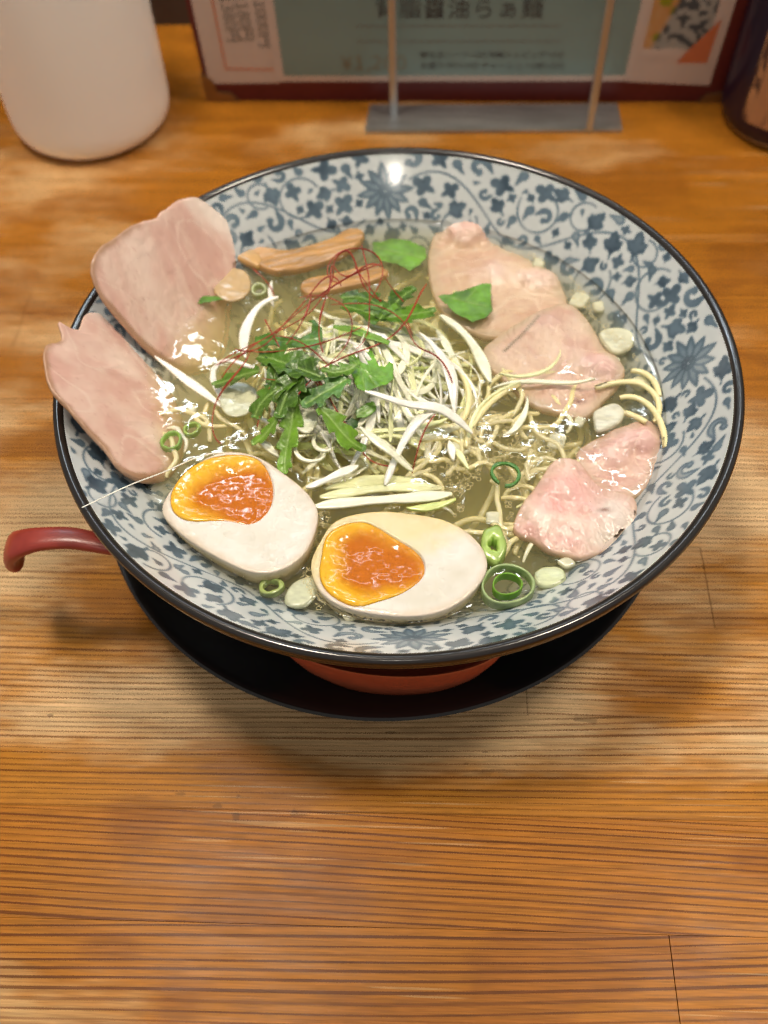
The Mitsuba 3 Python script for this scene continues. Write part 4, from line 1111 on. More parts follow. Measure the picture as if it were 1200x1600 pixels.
rng = np.random.default_rng(47)
for i in range(64):
    c_ = at(rng.uniform(640, 900), rng.uniform(560, 850), LEVEL)[:2] if i < 22 or i >= 30 else at(rng.uniform(260, 480), rng.uniform(600, 700), LEVEL)[:2]
    n_, L = 7, rng.uniform(0.014, 0.032)
    ang = rng.uniform(0, 6.28) + np.cumsum(rng.normal(0, 0.36, n_)) + rng.normal(0, 0.16) * np.arange(n_)
    path = np.c_[np.cos(ang), np.sin(ang)].cumsum(0) * L / n_
    path += c_ - path.mean(0)
    z = LEVEL - rng.uniform(0.0012, 0.0030) - 0.0018 * np.abs(np.linspace(-1, 1, n_)) ** 2
    thin_ = rng.random() < 0.5 and i < 30
    side_ = 'right of the heap' if i < 22 or i >= 30 else 'left of the heap'
    if thin_: tag(add('leek_shred', tube(spline(np.c_[path, z], 30), 0.00075, 0.00045, 8, taper=0.5), 'm_leek_%d' % rng.integers(0, 3), True), 'pale leek shred drifting just under the broth ' + side_, 'leek', 'leek shreds drifting under the broth')
    else: tag(add('noodle', tube(spline(np.c_[path, z], 30), 0.00082, 0.00074, 8, taper=0.1), f'm_noodle_{i % 2}', True), 'pale noodle lying just under the broth ' + side_, 'noodle', 'noodles just under the broth')

# a leek fibre from the egg to the rim
tag(add('leek_fibre', tube(spline(np.array([at(128, 793, 0.0765), at(170, 773, 0.0730), at(215, 753, 0.0685), at(262, 735, 0.0640), at(310, 714, 0.0618), at(350, 707, 0.0615)]), 50), 0.00022, 0.00018, 6), 'm_leek_0', True), 'single white leek fibre stretched from the first egg to the bowl rim', 'leek')

GLYPHS = '''{"(":[16,[[[[4,12],[6,28],[11,39],[13,39],[14,36],[11,32],[11,29],[9,26],[9,21],[8,21],[8,10],[9,9],[9,3],[14,-9],[10,-8],[7,-2],[6,5],[5,5],[5,12]]]]],")":[16,[[[[2,-7],[6,-1],[7,7],[8,7],[7,27],[6,27],[5,33],[2,37],[2,38],[5,39],[9,32],[10,25],[11,25],[12,10],[11,10],[10,0],[8,-2],[7,-7],[5,-8],[5,-10],[2,-9]]]]],"+":[27,[[[[2,16],[2,19],[11,19],[11,29],[12,30],[15,30],[15,19],[25,19],[25,16],[15,16],[15,5],[11,6],[11,16]]]]],",":[13,[[[[3,-6],[7,-3],[7,0],[4,1],[4,5],[9,6],[11,2],[10,-4],[5,-9],[3,-9]]]]],"0":[27,[[[[2,14],[2,22],[3,22],[3,27],[5,32],[10,36],[16,36],[20,34],[24,26],[24,9],[21,2],[16,-1],[8,0],[4,5],[3,14]],[[8,9],[8,6],[11,3],[16,3],[19,7],[20,24],[19,24],[18,30],[16,32],[11,32],[8,29],[8,26],[7,26],[7,9]]]]],"1":[27,[[[[4,4],[12,4],[12,30],[6,30],[6,33],[10,33],[12,35],[17,35],[17,4],[23,4],[24,0],[4,0]]]]],"2":[27,[[[[2,3],[14,14],[18,22],[18,29],[15,32],[8,32],[6,29],[3,29],[2,31],[6,35],[16,36],[22,31],[23,24],[19,14],[11,4],[24,4],[24,0],[2,0]]]]],"3":[27,[[[[2,3],[3,7],[8,3],[16,3],[19,6],[19,13],[17,15],[8,17],[8,20],[13,20],[17,22],[18,30],[16,32],[9,32],[5,29],[3,31],[3,33],[9,36],[19,35],[22,32],[23,25],[21,21],[18,18],[22,16],[24,12],[23,4],[17,-1],[8,-1]]]]],"5":[27,[[[[2,5],[5,6],[8,3],[15,3],[18,5],[20,10],[18,17],[15,19],[10,19],[8,17],[4,18],[5,35],[22,35],[22,31],[9,31],[9,24],[8,24],[8,22],[18,22],[23,18],[24,7],[22,3],[16,-1],[8,-1],[4,1],[2,3]]]]],"8":[27,[[[[2,6],[2,11],[4,15],[8,18],[4,24],[5,32],[10,36],[19,35],[23,31],[23,23],[19,18],[24,12],[24,4],[20,0],[9,-1],[6,2],[4,2]],[[6,7],[7,5],[9,3],[15,2],[19,4],[20,11],[18,14],[10,17],[6,11]],[[8,24],[11,21],[17,20],[19,23],[19,30],[17,32],[10,32],[8,30]]]]],"¥":[27,[[[[2,17],[9,18],[2,32],[2,34],[7,33],[8,28],[12,20],[13,20],[16,22],[16,25],[20,33],[25,34],[22,26],[20,25],[17,19],[17,17],[24,17],[24,14],[16,14],[16,11],[24,11],[24,8],[16,8],[16,0],[11,0],[11,8],[3,8],[2,9],[2,11],[11,11],[11,14],[3,14]]]]],"ぁ":[48,[[[[9,2],[10,11],[19,18],[19,24],[10,24],[10,27],[19,27],[20,32],[23,32],[23,27],[35,28],[35,29],[37,28],[36,25],[22,24],[22,19],[30,20],[30,23],[32,23],[34,22],[33,19],[37,18],[39,16],[41,12],[41,7],[36,0],[32,-2],[27,-2],[26,-1],[26,1],[30,1],[34,3],[37,7],[37,13],[34,16],[31,16],[29,10],[24,5],[23,0],[20,1],[17,0],[11,0]],[[22,9],[24,9],[26,11],[28,17],[22,16]],[[12,4],[16,3],[19,5],[19,13],[16,13],[13,10],[12,8]]]]],"え":[48,[[[[6,-1],[6,1],[8,1],[9,4],[26,21],[16,22],[16,21],[9,21],[9,25],[20,25],[20,26],[31,26],[31,27],[33,27],[35,25],[25,13],[28,12],[30,4],[32,1],[44,2],[43,-2],[40,-2],[40,-3],[31,-3],[29,-2],[27,0],[26,7],[24,10],[19,9],[16,6],[16,4],[10,-1],[10,-3],[8,-3]]],[[[14,35],[15,38],[25,37],[25,36],[34,36],[34,32],[21,33],[21,34],[15,34]]]]],"ら":[48,[[[[9,16],[10,16],[11,29],[15,29],[13,16],[24,21],[33,21],[40,16],[41,7],[37,1],[31,-2],[16,-3],[15,1],[26,1],[34,4],[36,6],[37,13],[33,17],[22,17],[16,14],[13,11],[13,9],[9,9]]],[[[15,34],[15,36],[17,38],[21,36],[35,34],[35,33],[34,33],[34,30],[31,30],[31,31],[26,31],[26,32],[21,32],[21,33]]]]],"り":[48,[[[[10,25],[11,25],[12,38],[16,38],[15,29],[23,35],[33,34],[35,32],[38,24],[38,13],[35,6],[30,1],[24,-2],[17,-3],[16,1],[20,1],[29,5],[32,9],[34,14],[34,24],[32,29],[29,32],[22,31],[16,24],[15,17],[14,17],[14,11],[11,10],[10,11]],[[16,27],[14,28],[14,27]]]]],"グ":[48,[[[[43,33],[40,40],[43,40],[46,34]]],[[[3,17],[15,28],[15,30],[17,31],[19,35],[19,38],[23,37],[22,31],[37,31],[38,30],[37,34],[34,37],[34,38],[38,38],[40,34],[40,31],[39,31],[40,28],[39,28],[38,22],[33,12],[30,10],[30,8],[19,-1],[13,-4],[8,-2],[8,0],[11,0],[19,4],[27,11],[27,13],[30,15],[33,21],[34,27],[18,27],[16,25],[16,23],[7,15],[5,15]]]]],"シ":[48,[[[[9,-1],[7,3],[11,3],[17,6],[20,6],[24,8],[25,10],[27,10],[38,20],[41,26],[44,23],[44,21],[41,19],[41,17],[27,5],[13,-1]]],[[[13,36],[15,37],[20,33],[22,33],[23,31],[25,31],[24,28],[22,27],[16,32],[14,32]]],[[[5,23],[7,26],[9,26],[10,24],[17,21],[18,19],[16,17],[14,17]]]]],"チ":[48,[[[[4,18],[4,22],[23,22],[23,30],[9,30],[8,33],[26,34],[26,35],[32,35],[35,37],[38,36],[39,33],[27,31],[27,22],[44,22],[44,18],[27,18],[24,6],[15,-3],[11,-1],[11,1],[15,2],[20,7],[23,18]]]]],"ッ":[48,[[[[15,-2],[15,0],[20,1],[30,9],[35,18],[36,26],[40,25],[40,21],[35,9],[23,-2],[19,-4],[17,-4]]],[[[20,26],[24,27],[26,18],[27,18],[26,16],[23,16]]],[[[9,21],[9,24],[12,25],[16,17],[15,13],[12,13],[11,19]]]]],"ト":[48,[[[[16,37],[21,37],[20,36],[20,24],[40,17],[40,13],[38,12],[32,16],[20,19],[20,-2],[16,-2]]]]],"ハ":[48,[[[[28,30],[28,32],[32,33],[40,16],[44,1],[40,0],[33,22]]],[[[4,3],[7,6],[12,16],[14,26],[15,26],[15,32],[16,33],[20,32],[18,21],[11,4],[8,0],[4,1]]]]],"ピ":[48,[[[[9,36],[13,36],[13,21],[14,21],[15,22],[19,22],[25,25],[28,25],[35,29],[34,35],[37,39],[42,39],[45,36],[45,31],[42,28],[36,28],[37,25],[36,24],[13,17],[13,4],[14,3],[16,2],[39,3],[39,-1],[15,-2],[10,1],[9,3]],[[37,31],[41,30],[43,32],[41,37],[37,36]]]]],"フ":[48,[[[[7,30],[7,34],[39,34],[41,33],[41,29],[40,29],[38,19],[33,10],[24,2],[15,-2],[13,-1],[12,2],[22,6],[30,13],[35,23],[36,30]]]]],"ャ":[48,[[[[8,17],[7,18],[11,18],[11,19],[16,19],[15,28],[16,29],[19,29],[20,21],[21,21],[37,23],[37,24],[41,23],[39,17],[32,9],[29,9],[28,11],[34,16],[35,20],[22,17],[25,3],[27,0],[27,-4],[25,-5],[23,-4],[18,16],[14,16],[14,15],[8,14]]]]],"ュ":[48,[[[[7,4],[29,4],[31,20],[12,20],[12,24],[33,24],[35,23],[33,4],[41,4],[41,0],[7,0]]]]],"ン":[48,[[[[9,-1],[7,3],[17,5],[27,10],[37,19],[37,21],[40,23],[41,27],[43,27],[44,25],[43,20],[33,9],[16,0]]],[[[9,31],[9,34],[12,35],[19,28],[21,28],[23,26],[23,24],[20,22]]]]],"ー":[48,[[[[5,16],[5,20],[43,20],[43,16]]]]],"中":[48,[[[[5,8],[5,32],[22,32],[22,41],[26,40],[26,32],[43,32],[43,9],[40,9],[40,11],[26,11],[26,-4],[25,-5],[22,-5],[22,11],[8,11],[8,8]],[[26,16],[40,15],[40,28],[26,28]],[[8,16],[22,15],[22,28],[8,28]]]]],"円":[48,[[[[4,37],[44,37],[44,-2],[43,-4],[33,-5],[32,-3],[32,-1],[40,-1],[40,15],[8,15],[8,-5],[4,-5]],[[26,20],[40,19],[40,33],[26,33]],[[8,20],[22,19],[22,33],[8,33]]]]],"大":[48,[[[[2,-2],[14,7],[14,9],[18,13],[20,22],[3,23],[3,27],[21,27],[22,29],[22,41],[26,41],[25,27],[45,27],[45,23],[28,23],[28,19],[34,8],[40,2],[46,-1],[44,-4],[38,-2],[31,5],[25,18],[23,18],[23,15],[19,7],[13,0],[11,0],[7,-4],[4,-4]]]]],"替":[48,[[[[9,16],[24,16],[23,19],[26,20],[30,26],[24,26],[24,29],[32,30],[32,33],[25,33],[25,36],[32,36],[33,41],[36,40],[36,36],[44,36],[44,33],[36,33],[36,29],[45,29],[45,26],[38,25],[46,17],[44,15],[41,16],[34,23],[28,17],[39,16],[39,-5],[36,-5],[34,-3],[13,-3],[12,-5],[9,-5]],[[14,5],[13,0],[35,0],[35,5]],[[14,13],[13,8],[35,8],[35,13]]],[[[3,18],[6,19],[10,24],[10,26],[3,26],[3,29],[11,29],[12,30],[12,33],[4,33],[4,36],[12,36],[12,41],[15,41],[15,36],[22,36],[22,33],[15,33],[15,29],[22,29],[22,26],[16,26],[22,20],[21,18],[18,18],[16,21],[12,22],[11,19],[6,15],[4,15]]]]],"枚":[48,[[[[18,-3],[18,-1],[25,2],[30,7],[27,13],[25,21],[22,20],[22,18],[20,18],[18,21],[20,22],[20,24],[22,25],[24,29],[27,40],[31,40],[29,31],[46,31],[46,28],[42,27],[39,14],[35,8],[40,2],[46,-1],[46,-3],[43,-5],[33,3],[22,-4]],[[27,24],[31,13],[34,13],[38,23],[38,28],[27,28]]],[[[1,6],[9,24],[9,26],[3,26],[2,30],[10,30],[10,41],[13,41],[14,40],[14,30],[20,30],[20,26],[14,26],[14,21],[18,17],[18,15],[21,13],[21,10],[18,9],[17,13],[14,14],[14,-4],[13,-5],[10,-5],[10,14],[8,14],[7,9],[4,6],[4,4]]]]],"油":[48,[[[[18,-4],[18,31],[29,31],[29,41],[32,41],[33,40],[33,31],[44,31],[44,-4],[41,-4],[40,-2],[21,-2],[21,-4]],[[33,2],[41,2],[41,13],[33,13]],[[40,17],[41,27],[33,27],[33,17]],[[21,2],[29,2],[29,13],[21,13]],[[21,18],[29,17],[29,27],[21,27]]],[[[5,37],[6,40],[8,40],[13,36],[15,36],[16,34],[13,32]]],[[[4,-2],[4,0],[7,3],[10,11],[13,12],[14,9],[8,-3],[6,-4]]],[[[2,24],[5,27],[10,23],[12,23],[13,21],[12,19],[10,19]]]]],"特":[48,[[[[3,9],[2,13],[9,14],[10,15],[10,27],[6,27],[5,19],[2,20],[2,23],[4,27],[4,36],[7,37],[8,36],[7,31],[10,31],[10,40],[11,41],[14,40],[14,31],[18,31],[18,27],[14,27],[14,17],[36,16],[37,17],[37,22],[19,22],[19,25],[30,25],[31,26],[31,32],[21,32],[21,35],[30,35],[31,36],[31,41],[34,41],[34,36],[35,35],[44,35],[44,32],[34,32],[34,26],[35,25],[46,25],[46,22],[40,22],[40,17],[41,16],[46,16],[46,13],[40,13],[40,-3],[39,-4],[36,-4],[36,-5],[31,-5],[30,-4],[30,-1],[36,-1],[37,0],[37,13],[19,13],[18,14],[14,13],[14,-4],[13,-5],[10,-5],[10,11]]],[[[22,9],[23,11],[26,11],[26,9],[30,6],[30,3],[27,2],[25,7]]]]],"玉":[48,[[[[3,-3],[2,1],[22,1],[22,17],[7,17],[7,21],[22,21],[22,34],[5,34],[5,38],[43,38],[43,34],[26,34],[26,21],[41,21],[41,17],[26,17],[26,2],[46,1],[45,-3]]],[[[30,12],[31,14],[34,14],[41,7],[41,5],[38,3],[38,5]]]]],"盛":[48,[[[[2,-3],[2,0],[8,0],[8,12],[37,12],[32,17],[26,14],[22,15],[24,18],[29,20],[26,31],[24,32],[10,32],[10,28],[22,28],[22,21],[21,21],[21,16],[20,15],[12,15],[12,18],[18,18],[18,25],[10,25],[8,15],[6,14],[6,12],[2,13],[6,21],[6,35],[24,35],[24,41],[28,40],[28,35],[34,35],[32,38],[32,40],[34,41],[39,37],[39,35],[45,35],[45,32],[39,32],[39,30],[41,30],[41,28],[35,20],[37,17],[41,16],[42,17],[42,21],[43,22],[45,21],[45,15],[43,13],[40,12],[40,0],[46,0],[46,-3]],[[30,30],[30,27],[33,25],[37,28],[38,32],[29,32],[29,30]],[[30,9],[30,0],[36,0],[36,9]],[[22,9],[21,0],[27,0],[27,9]],[[12,0],[18,0],[18,9],[12,9]]]]],"背":[48,[[[[26,26],[26,40],[27,41],[30,41],[30,35],[37,36],[39,38],[42,38],[43,35],[35,32],[31,32],[30,31],[30,26],[41,26],[42,27],[42,30],[43,30],[45,29],[45,25],[43,23],[28,23]]],[[[3,24],[3,27],[14,28],[16,29],[16,33],[4,33],[4,36],[16,36],[16,41],[19,41],[19,21],[39,21],[39,-2],[37,-4],[29,-4],[28,-3],[28,-1],[35,-1],[35,4],[13,4],[13,-4],[9,-4],[9,20],[10,21],[16,21],[16,26]],[[14,11],[13,7],[35,7],[35,11]],[[14,18],[13,14],[35,14],[35,18]]]]],"脂":[48,[[[[22,40],[25,40],[25,33],[42,38],[43,36],[42,34],[25,29],[25,25],[27,24],[41,24],[42,25],[42,29],[45,30],[46,29],[45,23],[43,21],[24,21],[22,23]]],[[[22,-4],[22,17],[44,17],[44,-4],[40,-4],[40,-2],[26,-2],[26,-4]],[[26,2],[40,1],[40,6],[26,6]],[[26,10],[40,9],[40,14],[26,14]]],[[[1,-3],[3,1],[4,15],[5,15],[5,39],[18,39],[18,-3],[17,-4],[10,-4],[9,-2],[9,-1],[14,-1],[15,0],[14,12],[8,12],[5,-4]],[[14,15],[15,16],[15,24],[8,24],[8,15]],[[14,27],[15,28],[15,35],[14,36],[8,36],[8,27]]]]],"製":[48,[[[[3,2],[2,5],[6,5],[14,9],[17,9],[17,10],[3,11],[3,14],[22,14],[22,17],[19,17],[19,19],[22,19],[22,23],[17,23],[17,16],[13,16],[13,23],[8,23],[8,17],[5,17],[5,26],[13,26],[13,29],[2,29],[3,34],[5,35],[7,40],[10,40],[9,37],[13,37],[13,40],[16,41],[17,37],[25,37],[25,34],[17,34],[17,32],[26,32],[27,29],[17,29],[17,26],[26,26],[25,17],[27,14],[45,14],[45,11],[42,11],[43,8],[36,5],[36,3],[38,1],[45,0],[46,-2],[44,-4],[42,-4],[34,-1],[27,5],[25,10],[22,10],[21,8],[16,6],[16,0],[27,2],[27,0],[15,-3],[15,-4],[11,-4],[10,-2],[12,0],[12,4],[7,2]],[[28,9],[31,6],[34,6],[39,11],[28,11]],[[7,34],[7,32],[13,32],[13,34]]],[[[34,16],[33,19],[39,19],[39,40],[43,40],[43,18],[41,16]]],[[[30,38],[34,38],[34,22],[30,22]]]]],"醤":[48,[[[[2,23],[3,25],[6,25],[11,28],[11,40],[14,41],[15,40],[15,17],[31,17],[30,21],[35,20],[36,21],[36,26],[25,26],[25,24],[28,22],[28,20],[26,19],[24,22],[21,23],[21,26],[17,26],[17,29],[21,30],[19,33],[19,36],[17,38],[19,39],[41,40],[42,38],[30,37],[31,34],[31,29],[34,29],[34,31],[36,32],[36,34],[38,36],[41,36],[41,34],[39,33],[39,29],[45,29],[45,26],[39,26],[39,19],[38,17],[45,17],[45,15],[44,14],[29,14],[29,12],[42,12],[42,-4],[39,-4],[38,-3],[10,-3],[9,-5],[6,-5],[6,12],[18,12],[18,14],[4,14],[3,17],[11,17],[11,24],[9,24],[5,21],[3,21]],[[9,0],[38,-1],[39,0],[10,1]],[[20,7],[16,3],[38,3],[39,4],[27,5],[26,10],[22,10]],[[29,8],[39,7],[39,10],[29,10]],[[22,36],[24,32],[24,29],[29,29],[27,33],[27,36]],[[21,12],[26,12],[26,14],[21,14]],[[9,6],[14,6],[17,8],[17,10],[9,10]],[[11,5],[9,5],[9,3],[11,3]]],[[[3,36],[4,38],[6,38],[8,36],[9,34],[8,30],[6,31],[5,35]]]]],"麺":[48,[[[[2,-3],[2,-1],[6,0],[11,4],[11,6],[8,7],[7,9],[11,10],[12,8],[14,8],[16,13],[9,14],[4,7],[2,8],[2,10],[8,17],[8,21],[2,21],[2,24],[11,24],[11,28],[4,28],[4,31],[11,31],[11,34],[3,34],[3,37],[11,37],[11,41],[14,41],[14,37],[46,38],[46,35],[37,35],[36,34],[36,29],[45,28],[45,-4],[42,-4],[42,-2],[26,-2],[26,-5],[23,-4],[23,21],[12,21],[12,18],[20,17],[21,16],[17,6],[19,3],[19,0],[17,-1],[15,2],[13,2],[6,-4]],[[39,2],[42,1],[42,25],[39,25]],[[32,2],[36,1],[36,7],[32,7]],[[32,10],[36,10],[36,16],[32,16]],[[33,25],[32,24],[32,19],[36,19],[36,25]],[[20,28],[14,28],[14,24],[23,24],[23,28],[32,28],[33,35],[21,35],[21,34],[14,34],[14,31],[20,31]],[[26,2],[30,1],[30,25],[26,25]]]]]}'''
# ---------------------------------------------------------------- bubble film on the broth
def bubble_film():
    rng = np.random.default_rng(12)
    P = []
    zones = [([(655, 690), (760, 640), (850, 660), (905, 700), (850, 720), (800, 800), (800, 850), (830, 890), (770, 830), (700, 800), (650, 740)], 0.0013),
             ([(486, 860), (500, 835), (520, 800), (560, 785), (500, 790), (470, 850), (470, 900), (500, 960), (540, 965), (510, 935), (488, 905)], 0.0008),
             ([(800, 370), (860, 400), (960, 500), (1000, 570), (985, 575), (930, 500), (860, 430)], 0.0013), ([(640, 760), (760, 760), (770, 830), (740, 830), (700, 800)], 0.0011)]
    out = []
    cells = []
    for px, cell in zones:
        poly = Polygon(at2(px, LEVEL)).buffer(0)
        x0, y0, x1, y1 = poly.bounds
        for r in [1.9] * 30 + [1.3] * 100 + [0.9] * 350 + [0.6] * 900 + [0.38] * 1500:
            r = r * cell * 0.62 * rng.uniform(0.85, 1.15)
            q = rng.uniform((x0, y0), (x1, y1))
            if np.hypot(*q) + r > 0.0838 or not poly.contains(Point(q)): continue
            if N3(q[None], 95, 61)[0] < -0.10: continue                    # clusters with clear broth between
            if any((q[0] - k[0]) ** 2 + (q[1] - k[1]) ** 2 < (0.93 * (r + k[2])) ** 2 for k in cells): continue
            cells.append((q[0], q[1], r))
    for x, y, r in cells:
        n_ = int(np.clip(r * 26000, 9, 40))
        a_ = np.linspace(0, 2 * np.pi, n_)
        rr = r * (1 + 0.05 * np.sin(2 * a_ + x * 9e4) + 0.03 * np.sin(3 * a_ + y * 9e4))
        out.append(tube(np.c_[x + rr * np.cos(a_), y + rr * np.sin(a_), np.full(n_, LEVEL + 0.00012)], 0.00007, 0.00006, 4))
    return join(out)


scene['m_film'] = {'type': 'principled', 'base_color': rgb(0.70, 0.61, 0.34), 'roughness': 0.25, 'specular': 0.6}
FILM = bubble_film()

# ---------------------------------------------------------------- red ladle on the tray
scene['m_lacquer'] = {'type': 'twosided', 'bsdf': {'type': 'principled', 'base_color': proc(lambda p, n, uv: mix((0.23, 0.026, 0.018), (0.30, 0.040, 0.026), fbm(p.x * 200, p.y * 200, p.z * 200))), 'roughness': 0.33, 'specular': 0.5, 'clearcoat': 0.3, 'clearcoat_gloss': 0.9}}
LC = np.array([0.0030, -0.0735])


def ladle_head():
    prof = [(0.0, 0.0072), (0.50, 0.0072), (0.62, 0.0080), (0.74, 0.0110), (0.86, 0.0180), (0.95, 0.0265), (1.0, 0.0335), (0.985, 0.0342), (0.95, 0.0335), (0.90, 0.0265), (0.80, 0.0180), (0.66, 0.0115), (0.5, 0.0095), (0.0, 0.0092)]
    v, f = lathe(prof, 96)
    v = v * np.array([0.0375, 0.0172, 1.0])
    v[:, :2] += LC
    return v, f


scene['m_lacquer_head'] = {'type': 'twosided', 'bsdf': {'type': 'principled', 'base_color': proc(lambda p, n, uv: mix((0.34, 0.070, 0.030), (0.42, 0.100, 0.045), fbm(p.x * 200, p.y * 200, p.z * 200))), 'roughness': 0.38, 'specular': 0.5}}
add('ladle__head', ladle_head(), 'm_lacquer_head', 30)
hp = np.array([[-0.030, -0.066, 0.0310], [-0.045, -0.0610, 0.0365], [-0.062, -0.0580, 0.0420], at(160, 850, 0.0470), at(120, 842, 0.0485), at(80, 841, 0.0490), at(48, 845, 0.0482), at(27, 852, 0.0455), at(19, 860, 0.0405), at(24, 868, 0.0355), at(38, 873, 0.0320)])
hq = spline(hp, 90)
s_ = np.linspace(0, 1, 90)
hw = 0.0028 + 0.0010 * sst(0.45, 0.75, s_) + 0.0020 * sst(0.72, 0.93, s_)
end = np.sqrt(np.clip(1 - np.clip((s_ - 0.955) / 0.045, 0, 1) ** 2, 0.02, 1))
add('ladle__handle', tube(hq, hw * end, (0.0020 + 0.0004 * sst(0.7, 0.9, s_)) * end, 20, side=(-0.15, 1.0, 0.0), square=0.2), 'm_lacquer', True)
tag('ladle', 'red lacquered ladle lying on the black tray, its hooked handle sticking out', 'ladle')

# ---------------------------------------------------------------- white bottle
scene['m_white'] = {'type': 'twosided', 'bsdf': {'type': 'principled', 'base_color': rgb(0.93, 0.91, 0.87), 'roughness': 0.30, 'specular': 0.45}}
BC = np.array([-0.1765, 0.2275])
bp = [(0.0, 0.0006), (0.028, 0.0002), (0.0335, 0.0012), (0.0372, 0.0042), (0.0388, 0.0090), (0.0392, 0.0160), (0.0390, 0.12), (0.0380, 0.150), (0.033, 0.166), (0.020, 0.176), (0.016, 0.182), (0.0155, 0.20), (0.0, 0.201)]
bp = [(r_ * 1.035, z_) for r_, z_ in bp]
bq = np.array([bp[0], *spline(np.array(bp[1:8]), 60).tolist(), *bp[8:]])
add('bottle', lathe(bq, 160), 'm_white', 40, to_world=T().translate([BC[0], BC[1], 0]))
tag('bottle', 'plain white round bottle standing behind the bowl beside the menu', 'bottle')

# ---------------------------------------------------------------- menu leaning forward in front of the back panel
scene['m_leather'] = {'type': 'principled', 'base_color': proc(lambda p, n, uv: mix((0.095, 0.012, 0.014), (0.15, 0.022, 0.022), noise(p.x * 1600, p.y * 1600, p.z * 1600))), 'roughness': 0.5, 'specular': 0.4}
scene['m_paper'] = {'type': 'diffuse', 'reflectance': rgb(0.64, 0.55, 0.50)}
scene['m_teal'] = {'type': 'principled', 'base_color': proc(lambda p, n, uv: mix((0.165, 0.265, 0.262), (0.21, 0.32, 0.318), fbm(p.x * 30, p.y * 30, p.z * 30))), 'roughness': 0.35, 'specular': 0.4}
scene['m_ink_dark'] = {'type': 'diffuse', 'reflectance': rgb(0.045, 0.035, 0.035)}
scene['m_ink_grey'] = {'type': 'diffuse', 'reflectance': rgb(0.16, 0.15, 0.13)}
scene['m_ink_orange'] = {'type': 'diffuse', 'reflectance': rgb(0.60, 0.20, 0.09)}
scene['m_ink_ochre'] = {'type': 'diffuse', 'reflectance': rgb(0.20, 0.165, 0.10)}
scene['m_ink_red'] = {'type': 'diffuse', 'reflectance': rgb(0.55, 0.20, 0.17)}
scene['m_wave'] = {'type': 'diffuse', 'reflectance': rgb(0.22, 0.28, 0.26)}
scene['m_brass'] = {'type': 'principled', 'base_color': rgb(0.30, 0.20, 0.10), 'roughness': 0.35, 'metallic': 0.8}
MA, MB = np.array([-0.12066, 0.24787, 0.0]), np.array([0.15143, 0.26034, 0.0])
EX = (MB - MA) / np.linalg.norm(MB - MA)
_ey = np.cross([0, 0, 1.0], EX)
LEAN = math.radians(-7)
EV = math.sin(LEAN) * _ey + math.cos(LEAN) * np.array([0, 0, 1.0])      # up along the menu
EN = np.cross(EX, EV)                                                    # out of its face, towards the camera
MW, MH = np.linalg.norm(MB - MA), 0.205


def mloc(px, py):
    """where on the menu's face the photograph shows this pixel"""
    q = on_plane(px, py, MA, EN) - MA
    return np.array([q @ EX, q @ EV])


def mput(v, lift=0.0):
    v = np.asarray(v, float)
    return MA + v[:, :1] * EX + v[:, 1:2] * EV + (v[:, 2:3] + lift) * EN


def msheet(key, uv_poly, lift, mat, thick=0.0003):
    poly = Polygon(uv_poly) if not hasattr(uv_poly, 'geom_type') else uv_poly
    ms = [trimesh.creation.extrude_polygon(g, thick, engine='earcut') for g in getattr(poly, 'geoms', [poly]) if g.area > 1e-10]
    m = trimesh.util.concatenate(ms)
    return add(key, (mput(m.vertices, lift), np.array(m.faces)), mat)


m = trimesh.creation.extrude_polygon(Polygon([(0, 0), (MW, 0), (MW, MH), (0, MH)]).buffer(-0.002).buffer(0.002), 0.0045, engine='earcut')
add('menu__cover', (mput(m.vertices, -0.0050), np.array(m.faces)), 'm_leather')
bl, br = mloc(327, 130), mloc(1108, 133)
msheet('menu__left_page', [bl, mloc(438, 129), (mloc(438, 129)[0], MH - 0.008), (bl[0], MH - 0.008)], 0.0, 'm_paper')
pl, pr = mloc(432, 127), mloc(985, 126)
msheet('menu__poster', [pl + (0, 0.0005), pr + (0, 0.0005), (pr[0], MH - 0.006), (pl[0], MH - 0.006)], 0.0006, 'm_paper')
tl, tr = mloc(444, 116), mloc(976, 115)
msheet('menu__poster__print', [tl, tr, (tr[0], MH - 0.012), (tl[0], MH - 0.012)], 0.0011, 'm_teal', 0.00015)
msheet('menu__right_page', [mloc(980, 127), br, (br[0], MH - 0.008), (mloc(980, 127)[0], MH - 0.008)], 0.0, 'm_paper')
for sx in (0, 1):                                          # brass corners
    x0 = 0 if sx == 0 else MW
    s = 1 if sx == 0 else -1
    c_ = Polygon([(x0 - s * 0.0006, -0.0004), (x0 + s * 0.017, -0.0004), (x0 + s * 0.0135, 0.0050), (x0 + s * 0.0060, 0.0060), (x0 + s * 0.0050, 0.0135), (x0 - s * 0.0006, 0.017)])
    msheet('menu__corner', c_, -0.0004, 'm_brass', 0.0012)
GLYPH = json.loads(GLYPHS)


def lettering(text, x, y, size, sideways=False, tight=1.0):
    """flat type, baseline from (x, y) on the menu's face"""
    out, pen = [], 0.0
    k = size / 44.0
    for ch in text:
        if ch == ' ':
            pen += 14 * k; continue
        adv, polys = GLYPH[ch]
        for rings in polys:
            pts = [[(pen + a * k, b * k) for a, b in r_] for r_ in rings]
            if sideways: pts = [[(b, -a) for a, b in r_] for r_ in pts]
            g = Polygon([(x + a, y + b) for a, b in pts[0]], [[(x + a, y + b) for a, b in r_] for r_ in pts[1:]]).buffer(0)
            if g.area > 0: out.append(g)
        pen += adv * k * tight
    return unary_union(out)


